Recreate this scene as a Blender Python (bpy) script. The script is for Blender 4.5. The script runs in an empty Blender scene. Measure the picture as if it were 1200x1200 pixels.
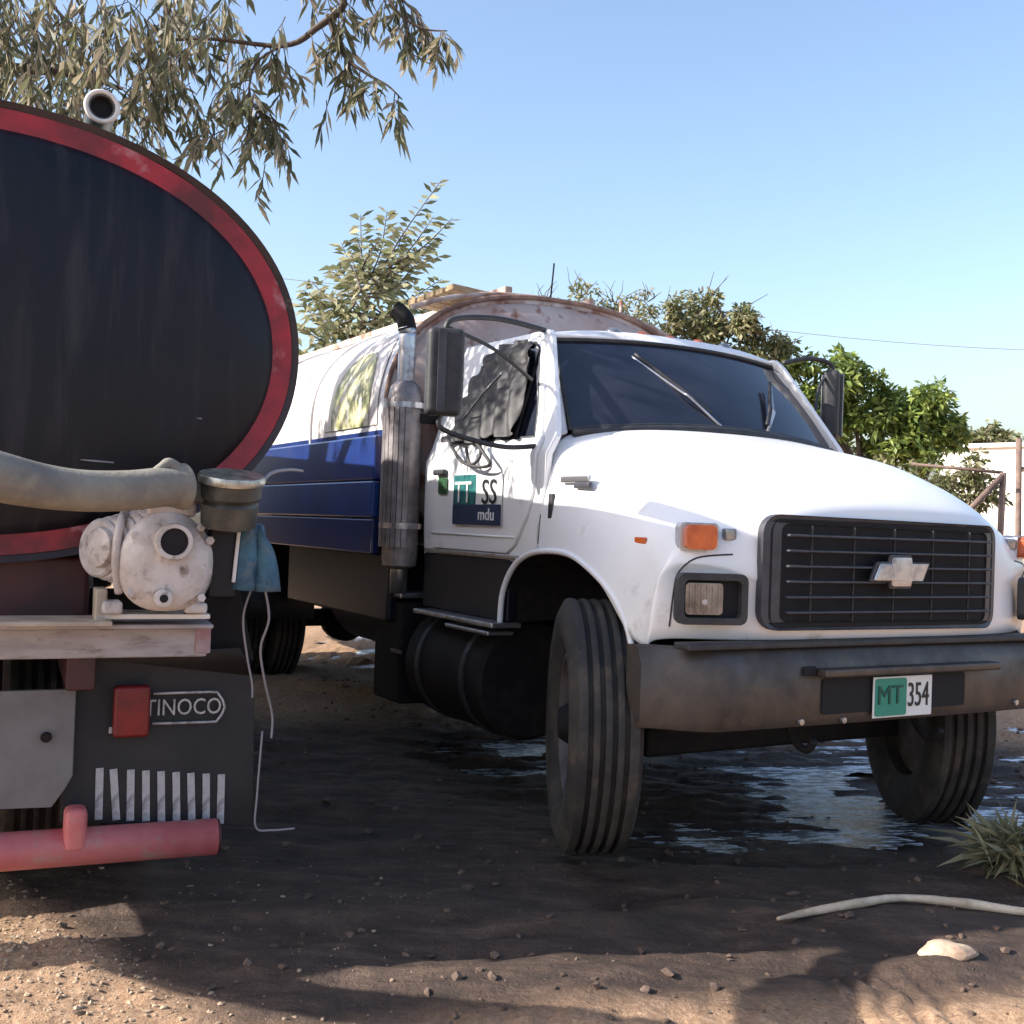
import bpy, bmesh, math, random
from mathutils import Vector, Matrix, noise
from mathutils.geometry import tessellate_polygon
R_ = math.radians
random.seed(7)
S = bpy.context.scene
COL = S.collection

# ---------------------------------------------------------------- camera
F_PX, PITCH, CAM_H = 1318.0, -0.0091, 1.4877
cd = bpy.data.cameras.new('camera'); cam = bpy.data.objects.new('camera', cd); COL.objects.link(cam)
cd.sensor_fit = 'HORIZONTAL'; cd.sensor_width = 36.0; cd.lens = 36.0 * F_PX / 1200.0
cd.clip_start = 0.05; cd.clip_end = 2000
cam.location = (0, 0, CAM_H); cam.rotation_euler = (math.pi / 2 + PITCH, 0, 0)
S.camera = cam
S.render.resolution_x = 1024; S.render.resolution_y = 1024

# ---------------------------------------------------------------- sky, sun, exposure
SUNV = Vector((-1.52, -0.30, 1.0)).normalized()          # towards the sun
w = bpy.data.worlds.new('World'); S.world = w; w.use_nodes = True
nt = w.node_tree; bg = nt.nodes['Background']
sky = nt.nodes.new('ShaderNodeTexSky'); sky.sky_type = 'NISHITA'; sky.sun_disc = False
sky.sun_elevation = math.asin(SUNV.z); sky.sun_rotation = math.atan2(SUNV.x, SUNV.y)
sky.altitude = 100; sky.air_density = 1.0; sky.dust_density = 2.6; sky.ozone_density = 1.7
nt.links.new(sky.outputs[0], bg.inputs[0]); bg.inputs[1].default_value = 0.15
sl = bpy.data.lights.new('sun', 'SUN'); sl.energy = 5.0; sl.angle = R_(0.5); sl.color = (1.0, 0.95, 0.87)
sun = bpy.data.objects.new('sun', sl); COL.objects.link(sun)
sun.rotation_euler = SUNV.to_track_quat('Z', 'Y').to_euler(); sun.location = (-20, -5, 30)
S.view_settings.view_transform = 'Standard'; S.view_settings.look = 'None'
S.view_settings.exposure = 1.02; S.view_settings.gamma = 1.0; S.view_settings.use_curve_mapping = False
S.render.engine = 'CYCLES'

# ---------------------------------------------------------------- materials
MATS = {}
def mat(name, col, rough=0.5, metal=0.0, col2=None, nscale=8.0, ncontrast=(0.4, 0.65), bump=0.0, bscale=30.0,
        stretch=(1, 1, 1), rough2=None, spec=0.5, coat=0.0, dirt=None, dirt_amt=(0.55, 0.75), dscale=3.0, detail=6, trans=0.0, alpha=1.0):
    if name in MATS: return MATS[name]
    m = bpy.data.materials.new(name); m.use_nodes = True; t = m.node_tree; L = t.links.new
    b = t.nodes['Principled BSDF']
    b.inputs['Base Color'].default_value = (*col, 1); b.inputs['Roughness'].default_value = rough
    b.inputs['Metallic'].default_value = metal; b.inputs['Specular IOR Level'].default_value = spec
    b.inputs['Coat Weight'].default_value = coat; b.inputs['Coat Roughness'].default_value = .08
    b.inputs['Transmission Weight'].default_value = trans; b.inputs['Alpha'].default_value = alpha
    tc = t.nodes.new('ShaderNodeTexCoord'); mp = t.nodes.new('ShaderNodeMapping'); mp.inputs['Scale'].default_value = stretch
    L(tc.outputs['Object'], mp.inputs[0])
    def N(sc, det=6):
        n = t.nodes.new('ShaderNodeTexNoise'); n.inputs['Scale'].default_value = sc; n.inputs['Detail'].default_value = det
        n.inputs['Roughness'].default_value = .62; L(mp.outputs[0], n.inputs[0]); return n
    def ramp(a, src):
        r = t.nodes.new('ShaderNodeMapRange'); r.inputs[1].default_value = a[0]; r.inputs[2].default_value = a[1]
        L(src, r.inputs[0]); return r
    c = None
    if col2 is not None:
        n = N(nscale, detail); r = ramp(ncontrast, n.outputs[0])
        mx = t.nodes.new('ShaderNodeMix'); mx.data_type = 'RGBA'
        mx.inputs[6].default_value = (*col, 1); mx.inputs[7].default_value = (*col2, 1)
        L(r.outputs[0], mx.inputs[0]); c = mx.outputs[2]
        if rough2 is not None:
            rr = t.nodes.new('ShaderNodeMix'); rr.inputs[2].default_value = rough; rr.inputs[3].default_value = rough2
            L(r.outputs[0], rr.inputs[0]); L(rr.outputs[0], b.inputs['Roughness'])
    if dirt is not None:
        n = N(dscale, 9); r = ramp(dirt_amt, n.outputs[0])
        mx = t.nodes.new('ShaderNodeMix'); mx.data_type = 'RGBA'; mx.inputs[7].default_value = (*dirt, 1)
        if c is not None: L(c, mx.inputs[6])
        else: mx.inputs[6].default_value = (*col, 1)
        L(r.outputs[0], mx.inputs[0]); c = mx.outputs[2]
    if c is not None: L(c, b.inputs['Base Color'])
    if bump:
        n = N(bscale, 8); bp = t.nodes.new('ShaderNodeBump'); bp.inputs['Strength'].default_value = 1.0
        bp.inputs['Distance'].default_value = bump; L(n.outputs[0], bp.inputs['Height']); L(bp.outputs[0], b.inputs['Normal'])
    MATS[name] = m; return m

WHITE = mat('white_paint', (.80, .79, .80), .34, col2=(.70, .69, .69), nscale=2.2, ncontrast=(.45, .8), coat=.3, dirt=(.38, .33, .28), dirt_amt=(.60, .84), dscale=6)
WHITE2 = mat('old_white_paint', (.72, .70, .68), .5, col2=(.55, .50, .46), nscale=4, dirt=(.22, .15, .11), dirt_amt=(.58, .72), dscale=6)
BLACKG = mat('black_gloss_paint', (.006, .007, .014), .4, spec=.3, col2=(.014, .014, .02), nscale=3, ncontrast=(.4, .8), coat=.0)
BLACKP = mat('black_plastic', (.018, .018, .022), .55, col2=(.04, .038, .04), nscale=12, bump=.0006, bscale=90)
RUBBER = mat('rubber', (.022, .020, .020), .8, col2=(.07, .056, .046), nscale=5, ncontrast=(.42, .7), bump=.002, bscale=50, dirt=(.12, .085, .06), dirt_amt=(.55, .8), dscale=9)
FRAME = mat('frame_steel', (.010, .009, .010), .75, spec=.25, col2=(.028, .018, .015), nscale=10, ncontrast=(.5, .75))
CHROME = mat('dull_chrome', (.52, .51, .53), .3, metal=.9, col2=(.2, .17, .15), nscale=14, ncontrast=(.45, .75), rough2=.55)
BUMPERM = mat('dusty_bumper', (.10, .085, .078), .36, metal=.5, col2=(.05, .04, .036), nscale=3.5, ncontrast=(.35, .7), rough2=.6, dirt=(.12, .09, .07), dirt_amt=(.5, .75), dscale=9)
GRILLEM = mat('grille_grey', (.055, .054, .066), .42, col2=(.028, .027, .034), nscale=9, dirt=(.12, .10, .09), dirt_amt=(.58, .8), dscale=14)
GLASS = mat('tinted_glass', (.012, .016, .03), .06, col2=(.03, .032, .045), nscale=3, ncontrast=(.4, .8), rough2=.14, spec=.7)
LENS = mat('lamp_lens', (.35, .35, .36), .12, metal=.55, col2=(.13, .12, .12), nscale=9, spec=.8)
AMBER = mat('amber_lens', (.62, .13, .03), .2, col2=(.42, .07, .02), nscale=14, spec=.7)
REDL = mat('red_lens', (.20, .006, .008), .45, col2=(.10, .005, .007), nscale=8)
GREEN = mat('plate_green', (.01, .24, .17), .4)
PWHITE = mat('plate_white', (.75, .75, .73), .4, dirt=(.35, .3, .25), dirt_amt=(.6, .8), dscale=30)
NAVY = mat('sticker_navy', (.018, .03, .07), .45)
TEAL = mat('sticker_teal', (.02, .15, .14), .45, col2=(.01, .07, .08), nscale=20)
INK = mat('black_ink', (.01, .01, .012), .5)
BLUE = mat('tank_blue', (.012, .035, .17), .3, col2=(.006, .018, .09), nscale=2.2, ncontrast=(.4, .7), coat=.3, dirt=(.03, .04, .08), dirt_amt=(.55, .8), dscale=4)
BLUE2 = mat('tank_blue_light', (.02, .065, .25), .3, col2=(.014, .04, .15), nscale=3, coat=.3)
RUST = mat('rusty_steel', (.34, .19, .14), .8, col2=(.52, .46, .43), nscale=6, ncontrast=(.38, .62), dirt=(.16, .06, .035), dirt_amt=(.5, .66), dscale=9, bump=.003, bscale=25)
TAN = mat('tan_wood', (.52, .36, .2), .75, col2=(.3, .2, .12), nscale=14, stretch=(1, 1, 4))
TBLACK = mat('tank_black', (.005, .0055, .011), .42, col2=(.013, .012, .018), nscale=2.4, ncontrast=(.42, .72), rough2=.6, spec=.3, dirt=(.028, .026, .032), dirt_amt=(.52, .74), dscale=5, bump=.004, bscale=3, stretch=(1, 2.6, .32))
REDP = mat('red_paint', (.34, .014, .028), .45, col2=(.10, .008, .014), nscale=2.6, ncontrast=(.44, .62), dirt=(.45, .20, .22), dirt_amt=(.6, .72), dscale=6)
PINK = mat('faded_red_pipe', (.56, .16, .155), .5, col2=(.42, .085, .095), nscale=4, dirt=(.4, .27, .22), dirt_amt=(.55, .75), dscale=12, bump=.001)
BEAM = mat('beam_grey', (.42, .39, .42), .55, col2=(.3, .27, .29), nscale=5, stretch=(1, 1, 4), dirt=(.16, .11, .1), dirt_amt=(.55, .75), dscale=9)
CAST = mat('pump_casting', (.58, .53, .52), .45, col2=(.38, .33, .31), nscale=9, ncontrast=(.4, .65), dirt=(.13, .09, .075), dirt_amt=(.54, .72), dscale=16, bump=.003, bscale=35, coat=.2)
DARK = mat('dark_opening', (.006, .005, .008), .8)
OLIVE = mat('coupling_black', (.035, .035, .033), .4, col2=(.09, .085, .07), nscale=12)
ALLOY = mat('alloy_ring', (.5, .49, .44), .35, metal=.7, col2=(.2, .19, .16), nscale=30)
TEALC = mat('teal_cloth', (.055, .15, .22), .7, col2=(.03, .08, .13), nscale=14, dirt=(.12, .16, .19), dirt_amt=(.5, .7), dscale=20, bump=.003, bscale=20)
HOSE = mat('hose_canvas', (.24, .22, .185), .85, col2=(.15, .135, .125), nscale=5, bump=.003, bscale=60, dirt=(.3, .27, .2), dirt_amt=(.5, .8), dscale=14)
FLAP = mat('flap_rubber', (.010, .009, .012), .65, col2=(.02, .017, .018), nscale=5, bump=.002, bscale=18)
FPRINT = mat('flap_print', (.42, .40, .41), .6, dirt=(.12, .10, .11), dirt_amt=(.48, .72), dscale=25)
GREYP = mat('grey_flap', (.17, .16, .165), .65, col2=(.12, .11, .11), nscale=4, bump=.003, bscale=10)
UNDER = mat('red_brown_steel', (.07, .018, .02), .6, col2=(.03, .012, .014), nscale=5)
CLOTH = mat('black_cloth', (.03, .027, .028), .62, col2=(.055, .05, .05), nscale=9, bump=.004, bscale=22)
WIRE = mat('wire', (.25, .23, .25), .5)
BARK = mat('bark', (.12, .085, .065), .9, col2=(.05, .035, .028), nscale=9, bump=.01, stretch=(1, 1, .3))

def leafmat(name, a, b_, c, tr=.35):
    m = bpy.data.materials.new(name); m.use_nodes = True; t = m.node_tree; L = t.links.new
    b = t.nodes['Principled BSDF']; out = t.nodes['Material Output']
    g = t.nodes.new('ShaderNodeNewGeometry'); cr = t.nodes.new('ShaderNodeValToRGB')
    cr.color_ramp.elements[0].color = (*a, 1); cr.color_ramp.elements[1].color = (*b_, 1)
    e = cr.color_ramp.elements.new(.85); e.color = (*c, 1); cr.color_ramp.elements[2].position = 1; cr.color_ramp.elements[1].position = .5
    cr.color_ramp.elements[1].color = (*b_, 1); cr.color_ramp.elements[2].color = (*c, 1)
    L(g.outputs['Random Per Island'], cr.inputs[0]); L(cr.outputs[0], b.inputs['Base Color']); b.inputs['Roughness'].default_value = .55
    tl = t.nodes.new('ShaderNodeBsdfTranslucent'); L(cr.outputs[0], tl.inputs[0])
    mx = t.nodes.new('ShaderNodeMixShader'); mx.inputs[0].default_value = tr
    L(b.outputs[0], mx.inputs[1]); L(tl.outputs[0], mx.inputs[2]); L(mx.outputs[0], out.inputs[0])
    return m
LEAF_A = leafmat('leaf_drooping', (.06, .07, .04), (.17, .17, .09), (.38, .31, .22), .45)
LEAF_B = leafmat('leaf_young', (.08, .10, .045), (.24, .25, .12), (.46, .42, .26), .45)
LEAF_C = leafmat('leaf_olive', (.075, .095, .035), (.19, .20, .08), (.36, .31, .20), .45)
LEAF_D = leafmat('leaf_bright', (.05, .085, .02), (.15, .21, .045), (.30, .36, .08))
LEAF_E = leafmat('leaf_dry', (.14, .13, .07), (.26, .24, .13), (.34, .29, .18))

# ---------------------------------------------------------------- mesh helpers
def link(name, me, m, parent=None, smooth=False):
    o = bpy.data.objects.new(name, me); COL.objects.link(o)
    if m is not None: me.materials.append(m)
    if parent is not None: o.parent = parent
    if smooth: me.polygons.foreach_set('use_smooth', [True] * len(me.polygons))
    return o
def mesh(name, vs, fs, m, parent=None, smooth=False):
    me = bpy.data.meshes.new(name); me.from_pydata([tuple(v) for v in vs], [], fs); me.update()
    return link(name, me, m, parent, smooth)
def frombm(name, bm, m, parent=None, smooth=False):
    bmesh.ops.recalc_face_normals(bm, faces=bm.faces)
    me = bpy.data.meshes.new(name); bm.to_mesh(me); bm.free(); return link(name, me, m, parent, smooth)
def bevel(o, wdt=.01, seg=2, ang=35):
    b = o.modifiers.new('bevel', 'BEVEL'); b.width = wdt; b.segments = seg; b.limit_method = 'ANGLE'; b.angle_limit = R_(ang)
    o.data.polygons.foreach_set('use_smooth', [True] * len(o.data.polygons))
    wn = o.modifiers.new('wn', 'WEIGHTED_NORMAL'); wn.keep_sharp = True; return o
def bm_box(bm, c, s, rot=None):
    M = Matrix.Translation(c) @ (rot.to_4x4() if rot else Matrix.Identity(4)) @ Matrix.Diagonal((*s, 1))
    bmesh.ops.create_cube(bm, size=1, matrix=M)
def box(name, c, s, m, parent=None, bv=.008, rot=None):
    bm = bmesh.new(); bm_box(bm, c, s, rot); o = frombm(name, bm, m, parent)
    if bv: bevel(o, bv)
    return o
def smoothpts(pts, n=6):
    P = [Vector(p) for p in pts]
    if len(P) < 3: return P
    out = []
    for i in range(len(P) - 1):
        p0 = P[max(i - 1, 0)]; p1 = P[i]; p2 = P[i + 1]; p3 = P[min(i + 2, len(P) - 1)]
        for k in range(n):
            t = k / n
            out.append(.5 * ((2 * p1) + (p2 - p0) * t + (2 * p0 - 5 * p1 + 4 * p2 - p3) * t * t + (3 * p1 - p0 - 3 * p2 + p3) * t ** 3))
    out.append(P[-1]); return out
def bm_tube(bm, pts, r, seg=10, cap=True, closed=False):
    P = [Vector(p) for p in pts]; n = len(P)
    rs = r if isinstance(r, (list, tuple)) else [r] * n
    if len(rs) != n: rs = [rs[0] + (rs[-1] - rs[0]) * i / (n - 1) for i in range(n)]
    rings = []; up = None
    for i in range(n):
        if closed: t = P[(i + 1) % n] - P[i - 1]
        else: t = P[min(i + 1, n - 1)] - P[max(i - 1, 0)]
        if t.length < 1e-9: t = Vector((0, 0, 1))
        t.normalize()
        if up is None:
            a = Vector((0, 0, 1)) if abs(t.z) < .9 else Vector((1, 0, 0)); up = t.cross(a).normalized()
        else:
            up = (up - t * up.dot(t)); up = up.normalized() if up.length > 1e-6 else t.orthogonal().normalized()
        b = t.cross(up)
        rings.append([bm.verts.new(P[i] + (up * math.cos(a) + b * math.sin(a)) * rs[i]) for a in [2 * math.pi * k / seg for k in range(seg)]])
    for i in range(n if closed else n - 1):
        A, B = rings[i], rings[(i + 1) % n]
        for k in range(seg): bm.faces.new((A[k], A[(k + 1) % seg], B[(k + 1) % seg], B[k]))
    if cap and not closed: bm.faces.new(rings[0][::-1]); bm.faces.new(rings[-1])
def tube(name, pts, r, m, parent=None, seg=12, sm=6, closed=False):
    bm = bmesh.new(); P = smoothpts(pts, sm) if sm and len(pts) > 2 and not closed else pts
    bm_tube(bm, P, r, seg, closed=closed); return frombm(name, bm, m, parent, True)
def bm_lathe(bm, prof, M=Matrix.Identity(4), seg=32, closed=False):
    rings = []
    for r, h in prof:
        rings.append([bm.verts.new(M @ Vector((r * math.cos(a), r * math.sin(a), h))) for a in [2 * math.pi * k / seg for k in range(seg)]])
    n = len(rings)
    for i in range(n if closed else n - 1):
        A, B = rings[i], rings[(i + 1) % n]
        for k in range(seg): bm.faces.new((A[k], A[(k + 1) % seg], B[(k + 1) % seg], B[k]))
    if not closed:
        if prof[0][0] > 1e-5: bm.faces.new(rings[0][::-1])
        if prof[-1][0] > 1e-5: bm.faces.new(rings[-1])
def lathe(name, prof, M, m, parent=None, seg=32, sharp=True, closed=False):
    bm = bmesh.new(); bm_lathe(bm, prof, M, seg, closed); bmesh.ops.remove_doubles(bm, verts=bm.verts, dist=1e-5)
    o = frombm(name, bm, m, parent, True)
    if sharp:
        md = o.modifiers.new('es', 'EDGE_SPLIT'); md.split_angle = R_(40)
    return o
def AX(loc, d):      # matrix whose z axis runs along d
    return Matrix.Translation(loc) @ Vector(d).to_track_quat('Z', 'Y').to_matrix().to_4x4()
def rrect(w_, h_, r, n=5):
    P = []
    for cx, cy, a0 in ((w_ / 2 - r, h_ / 2 - r, 0), (-w_ / 2 + r, h_ / 2 - r, 90), (-w_ / 2 + r, -h_ / 2 + r, 180), (w_ / 2 - r, -h_ / 2 + r, 270)):
        for k in range(n + 1):
            a = R_(a0 + 90 * k / n); P.append((cx + r * math.cos(a), cy + r * math.sin(a)))
    return P
def poly_fill(outer, holes=()):
    loops = [[Vector((x, y, 0)) for x, y in outer]] + [[Vector((x, y, 0)) for x, y in h] for h in holes]
    tris = tessellate_polygon(loops); vs = [v for l in loops for v in l]
    return vs, tris
def plate(name, outer, holes, fmap, thick, m, parent=None, bv=0, cuts=(), normal=None):
    """flat outline with holes -> mapped to 3-D by fmap(u, v); thick: thickness pushed along 'normal'"""
    vs, tris = poly_fill(outer, holes)
    bm = bmesh.new(); bv_ = [bm.verts.new(v) for v in vs]
    for t in tris:
        try: bm.faces.new([bv_[i] for i in t])
        except ValueError: pass
    for (ax, val) in cuts:
        pn = [0, 0, 0]; pn[ax] = 1; pc = [0, 0, 0]; pc[ax] = val
        bmesh.ops.bisect_plane(bm, geom=bm.verts[:] + bm.edges[:] + bm.faces[:], plane_co=pc, plane_no=pn)
    bmesh.ops.dissolve_limit(bm, angle_limit=.001, verts=bm.verts, edges=[e for e in bm.edges if not cuts])
    for v in bm.verts: v.co = Vector(fmap(v.co.x, v.co.y))
    if thick:
        bmesh.ops.recalc_face_normals(bm, faces=bm.faces)
        g = bmesh.ops.extrude_face_region(bm, geom=bm.faces[:])
        d = Vector(normal) * thick
        for e in g['geom']:
            if isinstance(e, bmesh.types.BMVert): e.co += d
    o = frombm(name, bm, m, parent)
    if bv: bevel(o, bv)
    return o
def empty(name, loc, label, cat, group=None):
    o = bpy.data.objects.new(name, None); COL.objects.link(o); o.location = loc; o.empty_display_size = .3
    o['label'] = label; o['category'] = cat
    if group: o['group'] = group
    return o
def tag(o, label, cat, group=None):
    o['label'] = label; o['category'] = cat
    if group: o['group'] = group
    return o
def text(name, s, size, M, m, parent, sx=1.0, depth=.0015, shear=0):
    c = bpy.data.curves.new(name, 'FONT'); c.body = s; c.size = size; c.extrude = depth; c.align_x = 'CENTER'; c.align_y = 'CENTER'
    c.shear = shear; c.resolution_u = 3
    o = bpy.data.objects.new(name, c); COL.objects.link(o)
    me = bpy.data.meshes.new_from_object(o); bpy.data.objects.remove(o); bpy.data.curves.remove(c)
    me.transform(Matrix.Diagonal((sx, 1, 1, 1))); me.transform(M)
    return link(name, me, m, parent)
def sgnp(x, p): return math.copysign(abs(x) ** p, x)
def sup(a, b, n, k=64, c0=0, c1=0):
    return [(c0 + a * sgnp(math.cos(t), 2 / n), c1 + b * sgnp(math.sin(t), 2 / n)) for t in [2 * math.pi * i / k for i in range(k)]]

# ================================================================ GROUND
def slope(X): return -.035 * max(-4, min(4, X - 1.1))
def sstep(a, b, x):
    t = max(0, min(1, (x - a) / (b - a))); return t * t * (3 - 2 * t)
def wet(X, Y):
    n = noise.noise(Vector((X * .9, Y * .9, 3.1))) * .35 + noise.noise(Vector((X * 3, Y * 3, 9))) * .12
    # near edge of the churned wet mud, pulled closer to paint in cast shadow too
    near = 3.04 + .12 * (X + .6) if X > -.75 else 3.02 + (-.75 - X) * .95
    if X > .8: near += (X - .8) * .28
    a = sstep(-.10, .16, Y - near + n * .45)
    b = 1 - sstep(6.9, 7.8, Y + n * 1.2)
    c = sstep(-2.6, -1.7, X + n * .6)
    d = 1 - sstep(2.9, 4.2, X + n)
    return a * b * c * d
PUD = [(-.02, 6.65, .55, .60), (1.15, 5.45, .75, .42), (1.25, 6.15, .5, .3), (3.0, 6.1, .8, .65), (2.75, 5.35, .5, .3), (-1.1, 9.6, 1.0, .7), (.62, 4.92, .35, .14), (1.9, 6.9, .7, .4), (3.6, 7.4, .7, .5), (.1, 7.6, .5, .3), (-1.6, 10.6, .9, .5), (-1.75, 11.8, .7, .5)]
def pmask(X, Y):
    m = 0
    for cx, cy, a, b in PUD:
        q = ((X - cx) / a) ** 2 + ((Y - cy) / b) ** 2
        if q < 2.4: m = max(m, 1 - sstep(.5, 2.2, q))
    return m
def gz(X, Y):
    z = slope(X)
    wv = wet(X, Y)
    rip = noise.noise(Vector((X * .8 + 5, Y * 3.6, 1.3))) * .038 + noise.noise(Vector((X * 2.1, Y * 8.5, 4))) * .018
    fine = noise.noise(Vector((X * 9, Y * 11, 2))) * .009 + noise.noise(Vector((X * 24, Y * 26, 2))) * .003
    far = 1 - sstep(14, 40, Y)
    z += (rip + fine) * far
    z -= .018 * wv
    # rim of pushed-up mud along the near edge of the wet patch
    near = 3.24 + .12 * (X + .6) + (max(0, X - .8) * .28)
    z += .05 * math.exp(-((Y - near) / .13) ** 2) * sstep(-.8, .2, X) * (.5 + .8 * noise.noise(Vector((X * 1.7, 0, 7))) ** 2 * 4)
    # broad hump left of the puddle, its lit crest beyond the shade
    z += .07 * math.exp(-((Y - 8.3) / .35) ** 2) * (1 - sstep(-.7, .1, X))
    z -= .10 * math.exp(-((X - 2.05) / .5) ** 2 - ((Y - 5.7) / .6) ** 2)        # sunk under the outer front wheel
    if Y < 4.6: z += (.055 * noise.noise(Vector((X * 1.1 + Y * .8, Y * 2.4 - X * .5, 11))) + .022 * noise.noise(Vector((X * 2.5, Y * 5, 12)))) * sstep(-.6, .4, X) * (1 - sstep(4.0, 4.6, Y))
    if 2.9 < Y < 3.75 and .85 < X < 1.45:
        tk = sstep(.9, 1.0, X) * (1 - sstep(1.32, 1.42, X)) * sstep(2.95, 3.05, Y) * (1 - sstep(3.5, 3.7, Y)); z += tk * (.009 * math.sin(X * 72 + 1.5 * math.sin(Y * 16)) - .012)
    pm = pmask(X, Y)
    if pm > 0: z += pm * (-.016 + .034 * noise.noise(Vector((X * 3.0, Y * 13, 6))) + .010 * noise.noise(Vector((X * 9, Y * 30, 8))))
    if Y < 12: z += (.012 * abs(noise.noise(Vector((X * 2.6, Y * 10, 17)))) + .010 * noise.noise(Vector((X * 15, Y * 17, 5))) * (1.3 - wv)) * far
    z += 1.6 * noise.noise(Vector((X * .015, Y * .015, 0))) * sstep(40, 160, math.hypot(X, Y))
    return z
def axis(lo, hi, flo, fhi, fine, grow):
    v = []; x = flo
    while x <= fhi: v.append(x); x += fine
    s = fine; x = v[-1]
    while x < hi: s *= grow; x += s; v.append(x)
    s = fine; x = flo
    while x > lo: s *= grow; x -= s; v.insert(0, x)
    return v
xs = axis(-500, 500, -2.9, 4.2, .024, 1.12); ys = axis(-60, 900, 2.6, 8.4, .022, 1.085)
gv = []; gw = []
for Y in ys:
    for X in xs:
        gv.append((X, Y, gz(X, Y))); gw.append(wet(X, Y))
nx = len(xs)
gf = [(j * nx + i, j * nx + i + 1, (j + 1) * nx + i + 1, (j + 1) * nx + i) for j in range(len(ys) - 1) for i in range(nx - 1)]
gm = bpy.data.materials.new('dirt_ground'); gm.use_nodes = True
def ground_mat(m):
    t = m.node_tree; L = t.links.new; b = t.nodes['Principled BSDF']
    tc = t.nodes.new('ShaderNodeTexCoord'); at = t.nodes.new('ShaderNodeAttribute'); at.attribute_name = 'wet'
    def N(s, d=8, r=.65, st=None):
        n = t.nodes.new('ShaderNodeTexNoise'); n.inputs['Scale'].default_value = s; n.inputs['Detail'].default_value = d; n.inputs['Roughness'].default_value = r
        if st:
            mp = t.nodes.new('ShaderNodeMapping'); mp.inputs['Scale'].default_value = st; L(tc.outputs['Object'], mp.inputs[0]); L(mp.outputs[0], n.inputs[0])
        else: L(tc.outputs['Object'], n.inputs[0])
        return n.outputs[0]
    def ramp(src, cols):
        r = t.nodes.new('ShaderNodeValToRGB'); els = r.color_ramp.elements
        els[0].position, els[0].color = cols[0][0], (*cols[0][1], 1); els[1].position, els[1].color = cols[-1][0], (*cols[-1][1], 1)
        for p, c in cols[1:-1]: e = els.new(p); e.color = (*c, 1)
        L(src, r.inputs[0]); return r.outputs[0]
    def mix(f, a, b2):
        x = t.nodes.new('ShaderNodeMix'); x.data_type = 'RGBA'; L(f, x.inputs[0]); L(a, x.inputs[6]); L(b2, x.inputs[7]); return x.outputs[2]
    dry = mix(N(2.2), ramp(N(55, 4), [(.3, (.12, .06, .03)), (.5, (.34, .20, .105)), (.7, (.55, .37, .22))]),
              ramp(N(30, 5), [(.3, (.26, .15, .09)), (.6, (.46, .30, .20)), (.75, (.56, .41, .30))]))
    wetc = ramp(N(5, 9, .7, (.6, 2.2, 1)), [(.3, (.020, .011, .008)), (.5, (.055, .032, .022)), (.62, (.095, .058, .041)), (.78, (.19, .12, .085))])
    mr = t.nodes.new('ShaderNodeMath'); mr.operation = 'ADD'; L(at.outputs['Fac'], mr.inputs[0])
    ms = t.nodes.new('ShaderNodeMath'); ms.operation = 'MULTIPLY_ADD'; ms.inputs[1].default_value = .5; ms.inputs[2].default_value = -.25; L(N(11), ms.inputs[0]); L(ms.outputs[0], mr.inputs[1]); mr.use_clamp = True
    L(mix(mr.outputs[0], dry, wetc), b.inputs['Base Color'])
    r = t.nodes.new('ShaderNodeMapRange'); L(mr.outputs[0], r.inputs[0]); r.inputs[3].default_value = .95; r.inputs[4].default_value = .72
    L(r.outputs[0], b.inputs['Roughness'])
    bp = t.nodes.new('ShaderNodeBump'); bp.inputs['Distance'].default_value = .02; bp.inputs['Strength'].default_value = .9
    ad = t.nodes.new('ShaderNodeMath'); ad.operation = 'ADD'; L(N(38, 8, .7), ad.inputs[0]); L(N(9, 6, .6, (.7, 2, 1)), ad.inputs[1])
    L(ad.outputs[0], bp.inputs['Height']); L(bp.outputs[0], b.inputs['Normal'])
ground_mat(gm)
g = mesh('ground', gv, gf, gm, None, True); g['kind'] = 'structure'
a_ = g.data.attributes.new('wet', 'FLOAT', 'POINT'); a_.data.foreach_set('value', gw)

# water standing in the ruts
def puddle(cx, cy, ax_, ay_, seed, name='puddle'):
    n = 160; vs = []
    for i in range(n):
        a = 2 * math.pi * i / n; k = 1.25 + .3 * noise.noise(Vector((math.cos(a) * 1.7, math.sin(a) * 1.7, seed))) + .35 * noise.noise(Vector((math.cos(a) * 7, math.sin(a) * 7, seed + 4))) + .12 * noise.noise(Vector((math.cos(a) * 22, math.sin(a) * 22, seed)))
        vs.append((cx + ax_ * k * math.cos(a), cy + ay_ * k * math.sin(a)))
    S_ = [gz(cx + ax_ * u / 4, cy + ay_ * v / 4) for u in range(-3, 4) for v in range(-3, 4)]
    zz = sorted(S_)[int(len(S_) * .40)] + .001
    o = mesh(name, [(x, y, zz) for x, y in vs], [tuple(range(n))], MATS['puddle_water_glints'], None)
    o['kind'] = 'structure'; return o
PW = mat('puddle_water_glints', (.05, .05, .055), .07, col2=(.78, .81, .86), nscale=8, ncontrast=(.49, .55), rough2=.5, bump=.014, bscale=9, stretch=(1, 4.5, 1), spec=1.0)  # dark water; pale streaks in the colour paint glints of light
for k, p_ in enumerate(PUD): puddle(*p_, k * 3.3)

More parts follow.
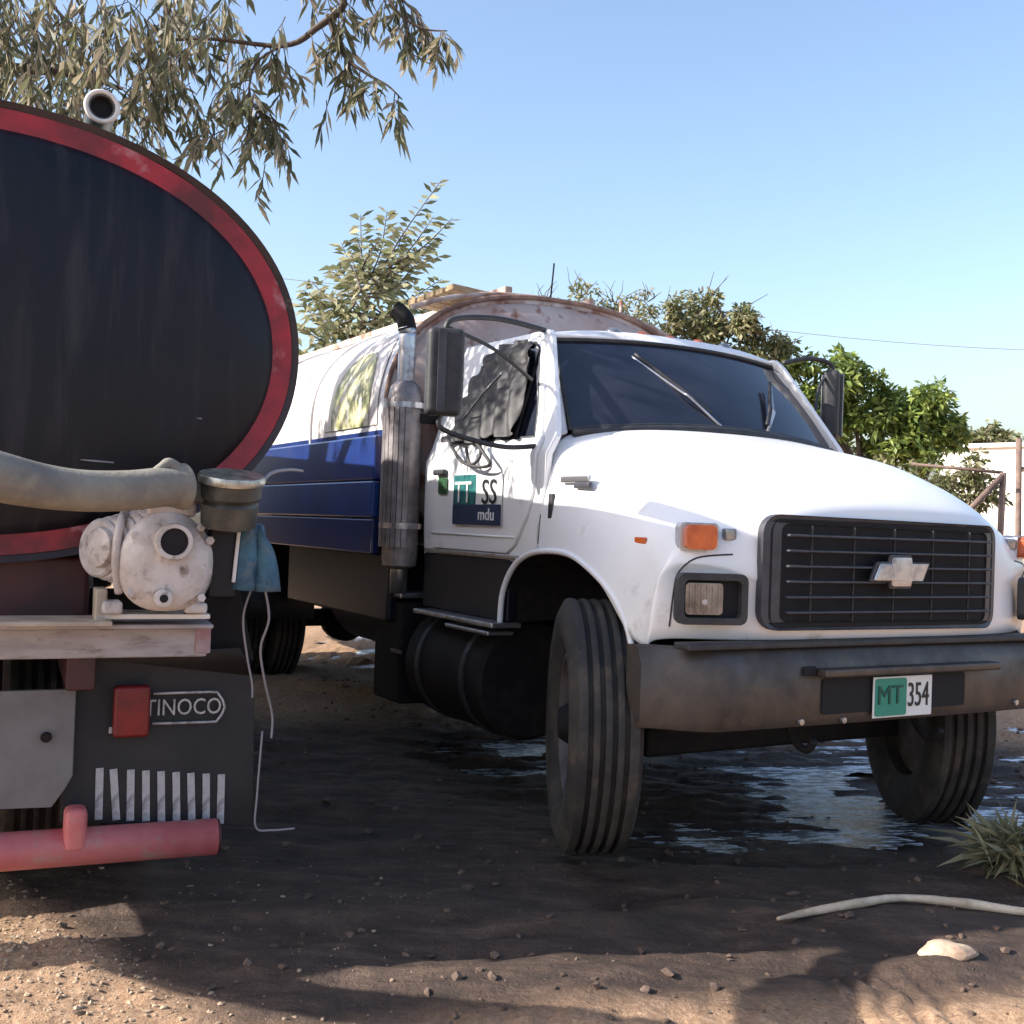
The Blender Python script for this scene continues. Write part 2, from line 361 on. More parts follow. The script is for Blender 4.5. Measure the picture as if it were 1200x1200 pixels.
# stones and clods lying about
def clods(name, n, region, smin, smax, m, seed):
    rnd = random.Random(seed); tries = 0; k = 0; vs = []; fs = []
    bm = bmesh.new(); bmesh.ops.create_icosphere(bm, subdivisions=1, radius=.5); TV = [v.co.copy() for v in bm.verts]; TF = [tuple(v.index for v in f.verts) for f in bm.faces]; bm.free()
    while k < n and tries < n * 30:
        tries += 1
        X = rnd.uniform(region[0], region[1]); Y = rnd.uniform(region[2], region[3])
        if name == 'gravel' and rnd.random() < wet(X, Y) * .97: continue
        s = smin + (smax - smin) * rnd.random() ** 4
        M = Matrix.Translation((X, Y, gz(X, Y) + s * .12)) @ Matrix.Rotation(rnd.uniform(0, 6.3), 4, 'Z') @ Matrix.Diagonal((s * rnd.uniform(.7, 1.5), s * rnd.uniform(.6, 1), s * rnd.uniform(.4, .8), 1))
        b = len(vs)
        for v in TV: vs.append(M @ v + Vector((rnd.uniform(-1, 1), rnd.uniform(-1, 1), rnd.uniform(-1, 1))) * s * .11)
        for f in TF: fs.append(tuple(b + q for q in f))
        k += 1
    o = mesh(name, vs, fs, m); o['kind'] = 'stuff'; return o
GRAV = mat('gravel_stone', (.42, .31, .21), .9, col2=(.2, .13, .09), nscale=3)
CLOD = mat('wet_clod', (.13, .085, .062), .85, col2=(.06, .038, .028), nscale=5)
tag(clods('gravel', 5200, (-2.4, -.3, 2.7, 4.6), .005, .020, GRAV, 3), 'loose tan gravel strewn over the sunlit dirt in front', 'gravel')
tag(clods('mud_clods', 2600, (-1.6, 3.6, 2.9, 8.6), .008, .045, CLOD, 5), 'small clods of mud scattered on the churned wet ground', 'clods')

# ================================================================ RIGHT TRUCK (white cab, blue and white tank)
TH, RR = .5185, .041
RX, RY = 1.1603, 5.0378
truck = empty('tanker_truck', (RX, RY, 0), 'white bonneted tanker truck with black grille and blue and white tank, front wheels turned', 'truck')
truck.matrix_world = Matrix.Translation((RX, RY, 0)) @ Matrix.Rotation(TH - math.pi / 2, 4, 'Z') @ Matrix.Rotation(-RR, 4, 'X')
T = truck
# --- hood and fenders
AR = [(-.77, .88), (-.75, 1.03), (-.66, 1.15), (-.52, 1.215), (-.33, 1.235), (-.13, 1.225), (.05, 1.17), (.20, 1.09), (.30, .99), (.345, .90)]
def arch(x):
    if x <= AR[0][0]: return AR[0][1]
    if x >= AR[-1][0]: return AR[-1][1]
    for (a, za), (b, zb) in zip(AR, AR[1:]):
        if a <= x <= b: return za + (zb - za) * (x - a) / (b - a)
def hood():
    rows = [-.5, -.33, -.15, .02, .18, .33, .47]
    cols = {  # y at column, z at column, per row key x
        -.5: [(0, 1.845), (.35, 1.84), (.62, 1.815), (.80, 1.775), (.93, 1.71)],
        .18: [(0, 1.715), (.35, 1.705), (.60, 1.665), (.79, 1.575), (.965, 1.42)],
        .47: [(0, 1.60), (.35, 1.59), (.59, 1.55), (.77, 1.45), (.98, 1.32)],
    }
    def sec(x):
        ks = sorted(cols)
        if x <= ks[1]: a, b = ks[0], ks[1]
        else: a, b = ks[1], ks[2]
        t = (x - a) / (b - a)
        return [(p[0] + (q[0] - p[0]) * t, p[1] + (q[1] - p[1]) * t) for p, q in zip(cols[a], cols[b])]
    bm = bmesh.new(); V = {}
    def vert(key, co):
        if key not in V: V[key] = bm.verts.new(co)
        return V[key]
    # top patch incl. front nose rows
    nose = [  # rows over the nose: (dx from last, list of (x,y,z))
        [(.625, 0, 1.50), (.622, .35, 1.49), (.61, .60, 1.455), (.585, .80, 1.355), (.53, 1.0, 1.262)],
        [(.668, 0, 1.45), (.665, .36, 1.445), (.655, .63, 1.40), (.625, .80, 1.225), (.52, 1.045, 1.232)],
    ]
    face = [
        [(.675, 0, 1.39), (.673, .37, 1.385), (.674, .665, 1.12), (.588, .83, 1.185), (.478, 1.058, 1.20)],
        [(.672, 0, 1.2), (.670, .38, 1.2), (.655, .69, 1.075), (.588, .88, 1.09), (.475, 1.075, 1.09)],
        [(.677, 0, .985), (.675, .38, .985), (.67, .68, .985), (.59, .88, .985), (.47, 1.075, .985)],
        [(.65, 0, .945), (.65, .38, .945), (.64, .68, .945), (.56, .88, .945), (.45, 1.06, .945)],
    ]
    for s in (1, -1):
        grid = []
        for x in rows: grid.append([(x, y, z) for y, z in sec(x)])
        grid += nose + face
        for r_, row in enumerate(grid):
            for c_, (x, y, z) in enumerate(row):
                vert((r_, c_, s if c_ else 0), (x, y * s, z))
        for r_ in range(len(grid) - 1):
            for c_ in range(4):
                f = [V[(r_, c_, s if c_ else 0)], V[(r_, c_ + 1, s)], V[(r_ + 1, c_ + 1, s)], V[(r_ + 1, c_, s if c_ else 0)]]
                if r_ == 8 and c_ == 2: bm.faces.new((f[0], f[1], f[3])); bm.faces.new((f[1], f[2], f[3]))
                else: bm.faces.new(f)
        # side patch from edge column down to the arch lip
        nr = len(grid)
        side_rows = [-.5, -.33, -.15, .02, .18, .33, .47]
        for i, x in enumerate(side_rows):
            zt = sec(x)[4][1]; zb = arch(x)
            for j in range(1, 4):
                t = j / 3; z = zt + (zb - zt) * t
                y = .93 + (sec(x)[4][0] - .93) + .055 * math.sin(t * math.pi / 2) + (.04 * t if x > -.4 else 0) * sstep(-.5, 0, x)
                vert(('s', i, j, s), (x, s * min(y, 1.06), z))
        def top(i): return V[(i, 4, s)]
        for i in range(len(side_rows) - 1):
            for j in range(3):
                a = top(i) if j == 0 else V[('s', i, j, s)]; b = top(i + 1) if j == 0 else V[('s', i + 1, j, s)]
                bm.faces.new((a, b, V[('s', i + 1, j + 1, s)], V[('s', i, j + 1, s)]))
        # corner between the side patch and the face patch: edge column of nose/face is rows 7..12
        chain = [V[(r_, 4, s)] for r_ in range(7, nr)]            # going forward then down
        last = [V[('s', 6, j, s)] for j in (1, 2, 3)]
        bm.faces.new((top(6), chain[0], chain[1], last[0])); bm.faces.new((last[0], chain[1], chain[2], chain[3])) 
        bm.faces.new((last[0], chain[3], last[1])); bm.faces.new((last[1], chain[3], chain[4], last[2])); bm.faces.new((last[2], chain[4], chain[5]))
    cl = bm.edges.layers.float.new('crease_edge')
    for s in (1, -1):
        for a, b in (((8, 4, s), (8, 3, s)), ((8, 3, s), (9, 2, s)), ((9, 3, s), (9, 4, s))):
            e = bm.edges.get((V[a], V[b]))
            if e: e[cl] = .75
    bmesh.ops.recalc_face_normals(bm, faces=bm.faces)
    me = bpy.data.meshes.new('hood'); bm.to_mesh(me); bm.free()
    o = link('hood', me, WHITE, T, True)
    ss = o.modifiers.new('ss', 'SUBSURF'); ss.levels = ss.render_levels = 3
    so = o.modifiers.new('so', 'SOLIDIFY'); so.thickness = .012; so.offset = -1
    return o
hood()
for s in (-1, 1):
    tube('arch_trim', [(x, s * (1.0 + .05 * sstep(-.6, .2, x)), z) for x, z in AR], .014, WHITE, T, 8)
    # inner fender liner: dark shell behind the arch
    bm = bmesh.new(); prof = [(x, z) for x, z in AR]
    A = [bm.verts.new((x, s * 1.0, z + .0)) for x, z in prof]; B = [bm.verts.new((x, s * .42, z + .03)) for x, z in prof]
    for i in range(len(A) - 1): bm.faces.new((A[i], A[i + 1], B[i + 1], B[i]))
    bm.faces.new(B)
    frombm('wheel_well', bm, FRAME, T, True)
# panel seams laid on the evaluated hood surface
from mathutils.bvhtree import BVHTree
bpy.context.view_layer.update()
ho_ = bpy.data.objects['hood']; bvh = BVHTree.FromObject(ho_, bpy.context.evaluated_depsgraph_get())
def on_hood(p, d):
    loc, n_, _, _ = bvh.ray_cast(Vector(p), Vector(d).normalized())
    return loc
def seam(name, pts, d, r=.0035, m=None, off=0):
    P = [on_hood(p, d) for p in smoothpts(pts, 6)]; P = [q for q in P if q is not None]
    if len(P) > 2: tube(name, P, r, m or BLACKP, T, 5, 0)
for s in (-1, 1):
    seam('lamp_pod_seam', [(2, s * 1.7, .99), (2, s * 1.69, 1.10), (2, s * 1.67, 1.19), (2, s * 1.60, 1.245), (2, s * 1.45, 1.262)], (-1.5, -s * .70, 0))
    seam('hood_rear_seam', [(-.47, s * 1.5, 1.24), (-.475, s * 1.5, 1.45), (-.48, s * 1.5, 1.66)], (0, -s, 0))
    q = on_hood((-.38, s * 1.5, 1.43), (0, -s, 0))
    if q is not None: box('hood_latch', q, (.035, .02, .11), BLACKP, T, .006)
    q = on_hood((.30, s * 1.5, 1.30), (0, -s, 0))
    if q is not None: box('side_marker', q, (.07, .012, .025), AMBER, T, .004)
# --- grille
def front_x(y): return .69 - .055 * (abs(y) / .66) ** 3
gr = plate('grille_surround', rrect(1.30, .43, .07), [rrect(1.15, .365, .03)], lambda u, v: (front_x(u) + .008, u - .065, 1.198 + v - .006 * u), .03, GRILLEM, T, .008, normal=(1, 0, 0))
plate('grille_backing', rrect(1.24, .40, .05), [], lambda u, v: (.698 - .02 * abs(u / .62) ** 4, u - .065, 1.198 + v), .006, DARK, T, 0, normal=(1, 0, 0))
gbm = bmesh.new(); bm_box(gbm, (0, 0, 0), (.02, 1.13, .010)); gbar = frombm('grille_bar', gbm, GRILLEM, T); bevel(gbar, .004)
for k in range(6):
    o = gbar if k == 0 else gbar.copy()
    if k: COL.objects.link(o)
    o.location = (.716, -.065, 1.055 + k * .057)
gbm = bmesh.new(); bm_box(gbm, (0, 0, 0), (.012, .006, .36)); vb = frombm('grille_rib', gbm, BLACKP, T); bevel(vb, .003)
for k in range(5):
    o = vb if k == 0 else vb.copy()
    if k: COL.objects.link(o)
    o.location = (.708, -.065 - .44 + k * .22, 1.198)
bt = [(-.16, -.035), (-.125, .035), (-.06, .035), (-.055, .06), (.055, .06), (.06, .035), (.16, .035), (.125, -.035), (.06, -.035), (.055, -.06), (-.055, -.06), (-.06, -.035)]
plate('emblem_border', [(u * 1.04, v * 1.10) for u, v in bt], [], lambda u, v: (.722, u - .055, 1.212 + v), .016, GRILLEM, T, .004, normal=(1, 0, 0))
plate('emblem', [(u * .95, v * .95) for u, v in bt], [], lambda u, v: (.735, u - .055, 1.212 + v), .012, CHROME, T, .006, normal=(1, 0, 0))
# --- headlamps
for s in (-1, 1):
    cy = .905 * s
    ang = R_(-17 * s)
    M = Matrix.Translation((.607, cy, 1.10)) @ Matrix.Rotation(-ang * 1.0, 4, 'Z')
    # u along +y of the local frame
    fm = lambda u, v, d=0, M=M: tuple(M @ Vector((d, u, v)))
    nrm = (M.to_3x3() @ Vector((1, 0, 0)))
    bz = plate('headlamp_bezel', rrect(.27, .185, .03), [rrect(.22, .135, .02)], fm, .045, BLACKP, T, .006, normal=nrm)
    plate('headlamp_housing', rrect(.24, .15, .02), [], lambda u, v: fm(u, v, .008), .004, DARK, T, 0, normal=nrm)
    lamp = plate('headlamp', rrect(.145, .115, .015), [], lambda u, v: fm(u + .03 * s, v, .014), .018, LENS, T, .006, normal=nrm)
    for k in range(6): box('lamp_flute', M @ Vector((.033, .03 * s - .055 + .022 * k, 0)), (.004, .006, .10), LENS, T, 0, M.to_3x3())
    lathe('bulb', [(0, .0), (.010, .0), (.011, .003), (.0, .004)], M @ AX((.034, .03 * s, -.012), (1, 0, 0)), CHROME, T, 14)
    # turn signal
    M2 = Matrix.Translation((.55, .915 * s, 1.322)) @ Matrix.Rotation(-ang * 1.3, 4, 'Z')
    o = plate('turn_signal', rrect(.115, .09, .02), [], lambda u, v: tuple(M2 @ Vector((0, u, v))), .045, AMBER, T, .01, normal=M2.to_3x3() @ Vector((1, 0, 0)))
    plate('signal_base', rrect(.15, .105, .02), [], lambda u, v: tuple(M2 @ Vector((-.05, u, v))), .06, CHROME, T, .008, normal=M2.to_3x3() @ Vector((1, 0, 0)))
    box('side_reflector', (.585, .80 * s, 1.335), (.03, .05, .045), LENS, T, .006)
# --- bumper
def bumper():
    N_ = 40; vs = []; fs = []
    prof = [(0, .92), (.05, .925), (.075, .91), (.085, .88), (.10, .86), (.10, .66), (.085, .625), (.04, .615), (0, .62)]
    for i in range(N_ + 1):
        y = -1.125 + 2.25 * i / N_; ay = abs(y)
        xo = .60 - .02 * (ay / 1.1) ** 2 - .16 * sstep(.85, 1.13, ay) ** 1.5
        zs = 1.0
        for d, z in prof: vs.append((xo + d * (.9 if ay > 1.05 else 1), y, z))
    k = len(prof)
    for i in range(N_):
        for j in range(k - 1): fs.append((i * k + j, i * k + j + 1, (i + 1) * k + j + 1, (i + 1) * k + j))
    fs.append(tuple(range(k))); fs.append(tuple(N_ * k + j for j in range(k))[::-1])
    o = mesh('bumper', vs, fs, BUMPERM, T, True); md = o.modifiers.new('es', 'EDGE_SPLIT'); md.split_angle = R_(50)
    return o
bumper()
plate('plate_recess', rrect(.80, .135, .012), [], lambda u, v: (.699, u - .02, .735 + v - .00 * u), .006, DARK, T, 0, normal=(1, 0, 0))
box('bumper_ledge', (.722, .05, .828), (.06, 1.0, .032), BUMPERM, T, .008)
box('bumper_slot', (.703, -.49, .835), (.012, .06, .035), DARK, T, .004)
box('valance', (.64, -.05, .932), (.09, 2.0, .025), BLACKP, T, .006)
pl = box('number_plate', (.716, .0, .722), (.008, .33, .16), PWHITE, T, .003)
plate('plate_band', rrect(.175, .146, .012), [], lambda u, v: (.721, u - .072, .722 + v), .0015, GREEN, pl, 0, normal=(1, 0, 0))
def FM(x, y, z): return Matrix(((0, 0, 1, x), (1, 0, 0, y), (0, 1, 0, z), (0, 0, 0, 1)))
text('plate_letters', 'MT', .105, FM(.7245, -.078, .727), mat('plate_dark_green', (.005, .07, .05), .5), pl, 1.0)
text('plate_digits', '354', .135, FM(.7225, .083, .722), INK, pl, .62)
for y, z in ((-.30, .64), (.72, .66), (-.52, .645), (.80, .83)):
    lathe('bolt', [(0, 0), (.014, 0), (.012, .01), (0, .012)], AX((.694, y, z), (1, 0, 0)), CHROME, T, 8)
# tow hooks and things under the bumper
for y in (-.45, .25):
    tube('tow_hook', [(.55, y, .62), (.6, y, .55), (.66, y, .53), (.70, y, .57)], .016, FRAME, T, 8)
box('front_axle', (0, 0, .46), (.12, 1.5, .12), FRAME, T, .02)
box('radiator_support', (.42, 0, .80), (.08, 1.3, .40), FRAME, T, .01)
for y in (-.42, .42): box('frame_rail', (-3.3, y, .83), (7.5, .08, .26), FRAME, T, .008)
box('engine', (-.1, 0, .95), (1.0, .6, .5), FRAME, T, .05)
lathe('differential', [(0, -.18), (.12, -.16), (.2, -.05), (.2, .08), (.1, .2), (0, .22)], AX((-5.3, 0, .5), (1, 0, 0)), FRAME, T, 20)
box('rear_axle', (-5.3, 0, .5), (.14, 1.6, .14), FRAME, T, .02)
tube('drive_shaft', [(-.9, 0, .7), (-5.1, 0, .52)], .05, FRAME, T, 10, 0)

# --- wheels
def wheel(parent, c, yaw, side, R=.52, W=.29, dual=False):
    """side = +1 outer face points to +y"""
    M = Matrix.Translation(c) @ Matrix.Rotation(yaw, 4, 'Z') @ Matrix.Rotation(-math.pi / 2 * side, 4, 'X')
    h = W / 2; P = [(.30, -h * .72), (.36, -h * .95), (.43, -h), (R - .045, -h * .96), (R - .012, -h * .84)]
    n = 5; tw = h * .80
    # ribbed tread
    z = -tw
    rib = 2 * tw / n; gv_ = .011
    P.append((R - .003, -tw))
    for k in range(n):
        z0 = -tw + k * rib; z1 = z0 + rib
        a = z0 + (gv_ if k else 0); b = z1 - (gv_ if k < n - 1 else 0)
        P += [(R, a), (R + .003, (a + b) / 2), (R, b)]
        if k < n - 1: P += [(R - .022, b + .002), (R - .022, z1 + gv_ - .002)]
    P += [(R - .003, tw), (R - .012, h * .84), (R - .045, h * .96), (.43, h), (.36, h * .95), (.30, h * .72)]
    wh = bpy.data.objects.new('wheel', None); COL.objects.link(wh); wh.parent = parent
    lathe('tyre', P, M, RUBBER, wh, 72, closed=True)
    lathe('rim', [(0, -.02), (.10, -.02), (.12, .02), (.18, .05), (.2, .06), (.255, .03), (.275, .10), (.30, h * .70), (.315, h * .74), (.315, h * .62), (.29, -.05), (0, -.06)], M, mat('dusty_rim', (.12, .10, .10), .6, col2=(.05, .04, .04), nscale=9, dirt=(.2, .16, .13), dirt_amt=(.55, .75), dscale=14), wh, 40)
    lathe('hub', [(0, .0), (.085, .0), (.085, .09), (.06, .13), (0, .135)], M, FRAME, wh, 24)
    for k in range(8):
        a = 2 * math.pi * k / 8; p = M @ Vector((.15 * math.cos(a), .15 * math.sin(a), .04)); d = M.to_3x3() @ Vector((0, 0, 1))
        lathe('wheel_nut', [(.016, 0), (.016, .02), (.008, .035), (0, .035)], AX(p, d), FRAME, wh, 6)
    return wh
ST = R_(-28)
wheel(T, (-.01, -.985, .545), ST + R_(2), -1, .505, .28)
wheel(T, (.0, .985, .485), ST, 1)
for y, s in ((-.96, -1), (-.64, -1), (.64, 1), (.96, 1)): wheel(T, (-5.3, y, .52), 0, s)

# --- cab
def side_y(z, s):
    if z <= 1.66: y = .985 - .02 * max(0, (1.45 - z) / .4) ** 2
    elif z < 1.74: y = .985 - .035 * (z - 1.66) / .08
    else: y = .95 - .175 * (z - 1.74) / .54
    if s > 0: y *= 1 - .10 * sstep(1.50, 1.74, z)
    return y * s
WIN = [(-1.42, 1.75), (-.585, 1.745), (-.63, 1.86), (-.81, 2.19), (-.87, 2.225), (-1.24, 2.23), (-1.30, 2.19), (-1.40, 1.86)]
DOOR = [(-1.56, 1.205), (-.76, 1.205), (-.68, 1.25), (-.575, 1.38), (-.52, 1.5), (-.505, 1.72), (-.56, 1.81), (-.775, 2.215), (-.86, 2.258), (-1.28, 2.264), (-1.36, 2.23), (-1.555, 1.80)]
CABO = [(-1.68, 1.17), (-.74, 1.17), (-.66, 1.175), (-.495, 1.235), (-.46, 1.45), (-.42, 1.74), (-.45, 1.80), (-.75, 2.24), (-.80, 2.285), (-1.66, 2.30), (-1.68, 2.2)]
CZ = [(1, 1.30), (1, 1.38), (1, 1.45), (1, 1.66), (1, 1.74), (1, 2.0)]
for s in (-1, 1):
    plate('cab_side', CABO, [[(x * 1, z) for x, z in DOOR]], lambda u, v: (u, side_y(v, s) * .995, v), .03, WHITE, T, .006, CZ, normal=(0, -s, 0))
    d = plate('door', [(x * .992 - .009, z * .994 + .010) for x, z in DOOR], [WIN], lambda u, v: (u, side_y(v, s) * 1.008, v), .04, WHITE, T, .008, CZ, normal=(0, -s, 0))
    # glass
    plate('window', WIN, [], lambda u, v: (u, side_y(v, s) * .985, v), .004, GLASS, d, 0, CZ, normal=(0, -s, 0))
    tube('window_seal', [(x, side_y(z, s) * 1.002, z) for x, z in WIN] + [(WIN[0][0], side_y(WIN[0][1], s) * 1.002, WIN[0][1])], .009, BLACKP, d, 6, 0)
    box('door_handle', (-1.44, side_y(1.62, s) * 1.025, 1.60), (.12, .03, .03), BLACKP, d, .008)
    box('vent_window_bar', (-.80, side_y(1.98, s) * .998, 1.98), (.014, .012, .50), BLACKP, d, 0, Matrix.Rotation(R_(-4), 3, 'Y') @ Matrix.Rotation(R_(18 * s), 3, 'X'))
    tube('body_line', [(-1.55, side_y(1.29, s) * 1.010, 1.285), (-.68, side_y(1.29, s) * 1.010, 1.285)], .005, WHITE, d, 6, 0)
    box('step_trim', (-1.15, .975 * s, 1.193), (.98, .03, .02), CHROME, T, .004)
    # dark step and tank below the door
    box('step_panel', (-1.20, .955 * s, 1.035), (.92, .05, .29), BLACKG, T, .01)
    box('cab_step', (-1.15, .99 * s, .875), (.86, .16, .025), CHROME, T, .006)
    box('cab_step', (-.98, 1.0 * s, .835), (.45, .14, .02), CHROME, T, .006)
    for dx in (-.25, .25): lathe('fuel_strap', [(.292, -.02), (.300, -.02), (.300, .02), (.292, .02)], AX((-1.25 + dx, .78 * s, .60), (1, 0, 0)), BLACKP, T, 32)
    lathe('fuel_tank', [(0, -.42), (.27, -.42), (.29, -.40), (.29, .40), (.27, .42), (0, .42)], AX((-1.25, .78 * s, .60), (1, 0, 0)), FRAME, T, 32)
plate('cab_back', [(-.98, 1.15), (.98, 1.15), (.98, 1.66), (.77, 2.28), (-.77, 2.28), (-.98, 1.66)], [], lambda u, v: (-1.66, u * .97, v), .03, WHITE, T, .01, normal=(-1, 0, 0))
box('cab_floor', (-1.1, 0, 1.2), (1.1, 1.86, .06), FRAME, T, 0)
box('firewall', (-.56, 0, 1.48), (.05, 1.8, .5), FRAME, T, 0)
for y in (-.5, .5):
    box('seat_back', (-1.35, y, 1.65), (.14, .5, .62), BLACKP, T, .05); box('seat_cushion', (-1.1, y, 1.36), (.5, .5, .14), BLACKP, T, .04)
bmw = bmesh.new(); bmesh.ops.create_circle(bmw, radius=.01, segments=6); bmw.free()
tube('steering_wheel', [Vector((-.72, .45, 1.78)) + Vector((.10 * math.sin(a), .2 * math.cos(a), .17 * math.sin(a))) for a in [2 * math.pi * k / 24 for k in range(24)]], .013, BLACKP, T, 8, 0, True)
# roof
def ws_bot(u): return Vector((-.50 + .13 * (1 - u * u), u * .825, 1.785 + .055 * (1 - u * u)))
def ws_top(u): return Vector((-.845 + .09 * (1 - u * u), u * .715, 2.245 + .03 * (1 - u * u)))
def roof():
    bm = bmesh.new(); rows = []
    for i, t in enumerate([-.03, 0, .05, .12, .3, .6, .85, .95, 1.0]):
        row = []
        for k in range(13):
            u = -1 + 2 * k / 12
            f = ws_top(u * 1.06); x = f.x + (-1.675 - f.x) * max(t, 0) + (.0 if t >= 0 else .012)
            y = u * (.775 + .0 * t)
            crown = .045 * (1 - u ** 4) + .03 * math.sin(math.pi * min(1, max(t, 0) * .9 + .1)) * (1 - u ** 2)
            z = 2.275 + crown * (1 if t > 0 else .35) - (.012 if t <= -.02 else 0) - (.02 if t >= 1 else 0)
            row.append(bm.verts.new((x, y, z)))
        rows.append(row)
    for i in range(len(rows) - 1):
        for k in range(12): bm.faces.new((rows[i][k], rows[i][k + 1], rows[i + 1][k + 1], rows[i + 1][k]))
    o = frombm('roof', bm, WHITE, T, True); ss = o.modifiers.new('ss', 'SUBSURF'); ss.levels = ss.render_levels = 2
    so = o.modifiers.new('so', 'SOLIDIFY'); so.thickness = .03; so.offset = -1
roof()
# windshield, frame, pillars
bm = bmesh.new(); rows = []
for j in range(9):
    t = j / 8; rows.append([bm.verts.new(ws_bot(u) * (1 - t) + ws_top(u) * t + Vector((.02 * math.sin(math.pi * t), 0, 0))) for u in [-1 + 2 * k / 16 for k in range(17)]])
for j in range(8):
    for k in range(16): bm.faces.new((rows[j][k], rows[j][k + 1], rows[j + 1][k + 1], rows[j + 1][k]))
frombm('windshield', bm, GLASS, T, True)
seal = [ws_bot(-1 + 2 * k / 16) for k in range(17)] + [ws_bot(1) * (1 - t) + ws_top(1) * t for t in (.25, .5, .75)] + [ws_top(1 - 2 * k / 16) for k in range(17)] + [ws_top(-1) * (1 - t) + ws_bot(-1) * t for t in (.25, .5, .75)]
tube('windshield_seal', [p + Vector((.008, 0, 0)) for p in seal], .011, BLACKP, T, 6, 0, True)
for s in (-1, 1):
    a = ws_bot(s); b = ws_top(s)
    bm = bmesh.new()
    q = [a + Vector((.006, s * .004, -.02)), b + Vector((.006, s * .004, .03)), b + Vector((-.07, s * .058, .028)), a + Vector((-.10 if s > 0 else -.05, s * (.06 if s > 0 else .118), -.05))]
    vs = [bm.verts.new(p) for p in q]; v2 = [bm.verts.new(p + Vector((-.07, -s * .015, -.02))) for p in q]
    bm.faces.new(vs); bm.faces.new(v2)
    for i in range(4): bm.faces.new((vs[i], vs[(i + 1) % 4], v2[(i + 1) % 4], v2[i]))
    o = frombm('windshield_pillar', bm, WHITE, T); bevel(o, .014, 3)
# cowl strip
tube('cowl_grille', [ws_bot(u) + Vector((.03, 0, -.022)) for u in [-1 + 2 * k / 12 for k in range(13)]], .022, BLACKP, T, 8, 0)
# wipers
def wiper(p0, p1, bow):
    a, b = Vector(p0), Vector(p1); mid = (a + b) / 2 + Vector((.03, 0, 0))
    w_ = tube('wiper', [a, a * .6 + b * .4 + Vector((.04, 0, 0)), mid, b], .008, CHROME, T, 6)
    tube('wiper_blade', [mid + (b - a) * -.32 + Vector((-.01, bow, 0)), mid + Vector((0, bow, 0)), mid + (b - a) * .55 + Vector((-.012, bow, 0))], .009, BLACKP, w_, 6)
wiper((-.37, -.05, 1.845), (-.70, -.35, 2.185), .03)
wiper((-.385, .25, 1.83), (-.60, .46, 2.11), -.02)
tube('windshield_line', [(-.62, .05, 2.13), (-.58, .12, 2.06), (-.56, .20, 2.03)], .003, CHROME, T, 5)  # thin bright line on the windshield
# roof marker lamps
for y in (-.36, -.18, .0, .18, .36):
    lathe('roof_marker_lamp', [(0, 0), (.04, 0), (.038, .02), (.02, .035), (0, .038)], AX((-.86, y, 2.312), (0, 0, 1)), AMBER if abs(y) < .3 else LENS, T, 14)
# mirrors
for s in (-1, 1):
    mc = Vector((-.63, -1.40, 2.0)) if s < 0 else Vector((-.86, 1.17, 2.085)); ma = R_(-18) if s < 0 else R_(38)
    hm = bmesh.new(); bm_box(hm, mc, (.09, .165 if s < 0 else .20, .385), Matrix.Rotation(ma, 3, 'Z')); mo = frombm('mirror', hm, BLACKP, T); bevel(mo, .028, 3)
    Mm = Matrix.Translation(mc) @ Matrix.Rotation(ma, 4, 'Z')
    plate('mirror_glass', rrect(.14, .34, .02), [], lambda u, v: tuple(Mm @ Vector((-.052, u, v))), .004, CHROME, mo, 0, normal=Mm.to_3x3() @ Vector((-1, 0, 0)))
    plate('mirror_rib', rrect(.035, .36, .01), [], lambda u, v: tuple(Mm @ Vector((.048, u - .02, v))), .012, GRILLEM, mo, .004, normal=Mm.to_3x3() @ Vector((1, 0, 0)))
    mt = mc + Vector((0, 0, .20)); mb = mc + Vector((0, 0, -.20)); top = Vector((-.84, .77 * s, 2.285)); low = Vector((-.55, .97 * s, 1.70))
    tube('mirror_arm', [mt - Vector((0, 0, .04)), mt + Vector((0, -.03 * s, .035)), mt.lerp(top, .5) + Vector((0, 0, .045)), top], .013, BLACKP, T, 8)
    tube('mirror_arm', [mb + Vector((0, 0, .03)), mb + Vector((0, 0, -.05)), mb.lerp(low, .6) + Vector((0, 0, -.05)), low], .012, BLACKP, T, 8)
    tube('mirror_arm', [mt, mt.lerp(Vector((-.75, .86 * s, 2.08)), .5), Vector((-.72, .90 * s, 2.02))], .009, BLACKP, T, 8)
# badge and door stickers (vehicle right side, y < 0)
box('badge', (-.20, -.975, 1.545), (.22, .02, .03), CHROME, T, .006); box('badge', (-.14, -.978, 1.518), (.12, .02, .026), GRILLEM, T, .006)
def SM(x, y, z): return Matrix(((1, 0, 0, x), (0, 0, -1, y), (0, 1, 0, z), (0, 0, 0, 1)))
YS = -.9985
st = plate('door_sticker', rrect(.50, .245, .01), [], lambda u, v: (u - 1.04, YS - .001 , v + 1.46), .0015, PWHITE, T, 0, normal=(0, -1, 0))
plate('sticker_panel', rrect(.24, .243, .01), [], lambda u, v: (u - 1.17, YS - .003, v + 1.46), .0015, TEAL, st, 0, normal=(0, -1, 0))
plate('sticker_panel', rrect(.50, .10, .01), [], lambda u, v: (u - 1.04, YS - .005, v + 1.385), .0015, NAVY, st, 0, normal=(0, -1, 0))
text('sticker_text', 'TT', .15, SM(-1.18, YS - .0075, 1.49), PWHITE, st, 1.0)
text('sticker_text', 'SS', .17, SM(-.91, YS - .0065, 1.49), INK, st, 1.0)
text('sticker_text', 'mdu', .085, SM(-.93, YS - .009, 1.385), PWHITE, st, 1.1)
plate('door_emblem', rrect(.10, .085, .012), [], lambda u, v: (u - 1.42, YS - .002, v + 1.53), .002, mat('emblem_green', (.02, .09, .03), .5, col2=(.01, .02, .01), nscale=40), T, 0, normal=(0, -1, 0))
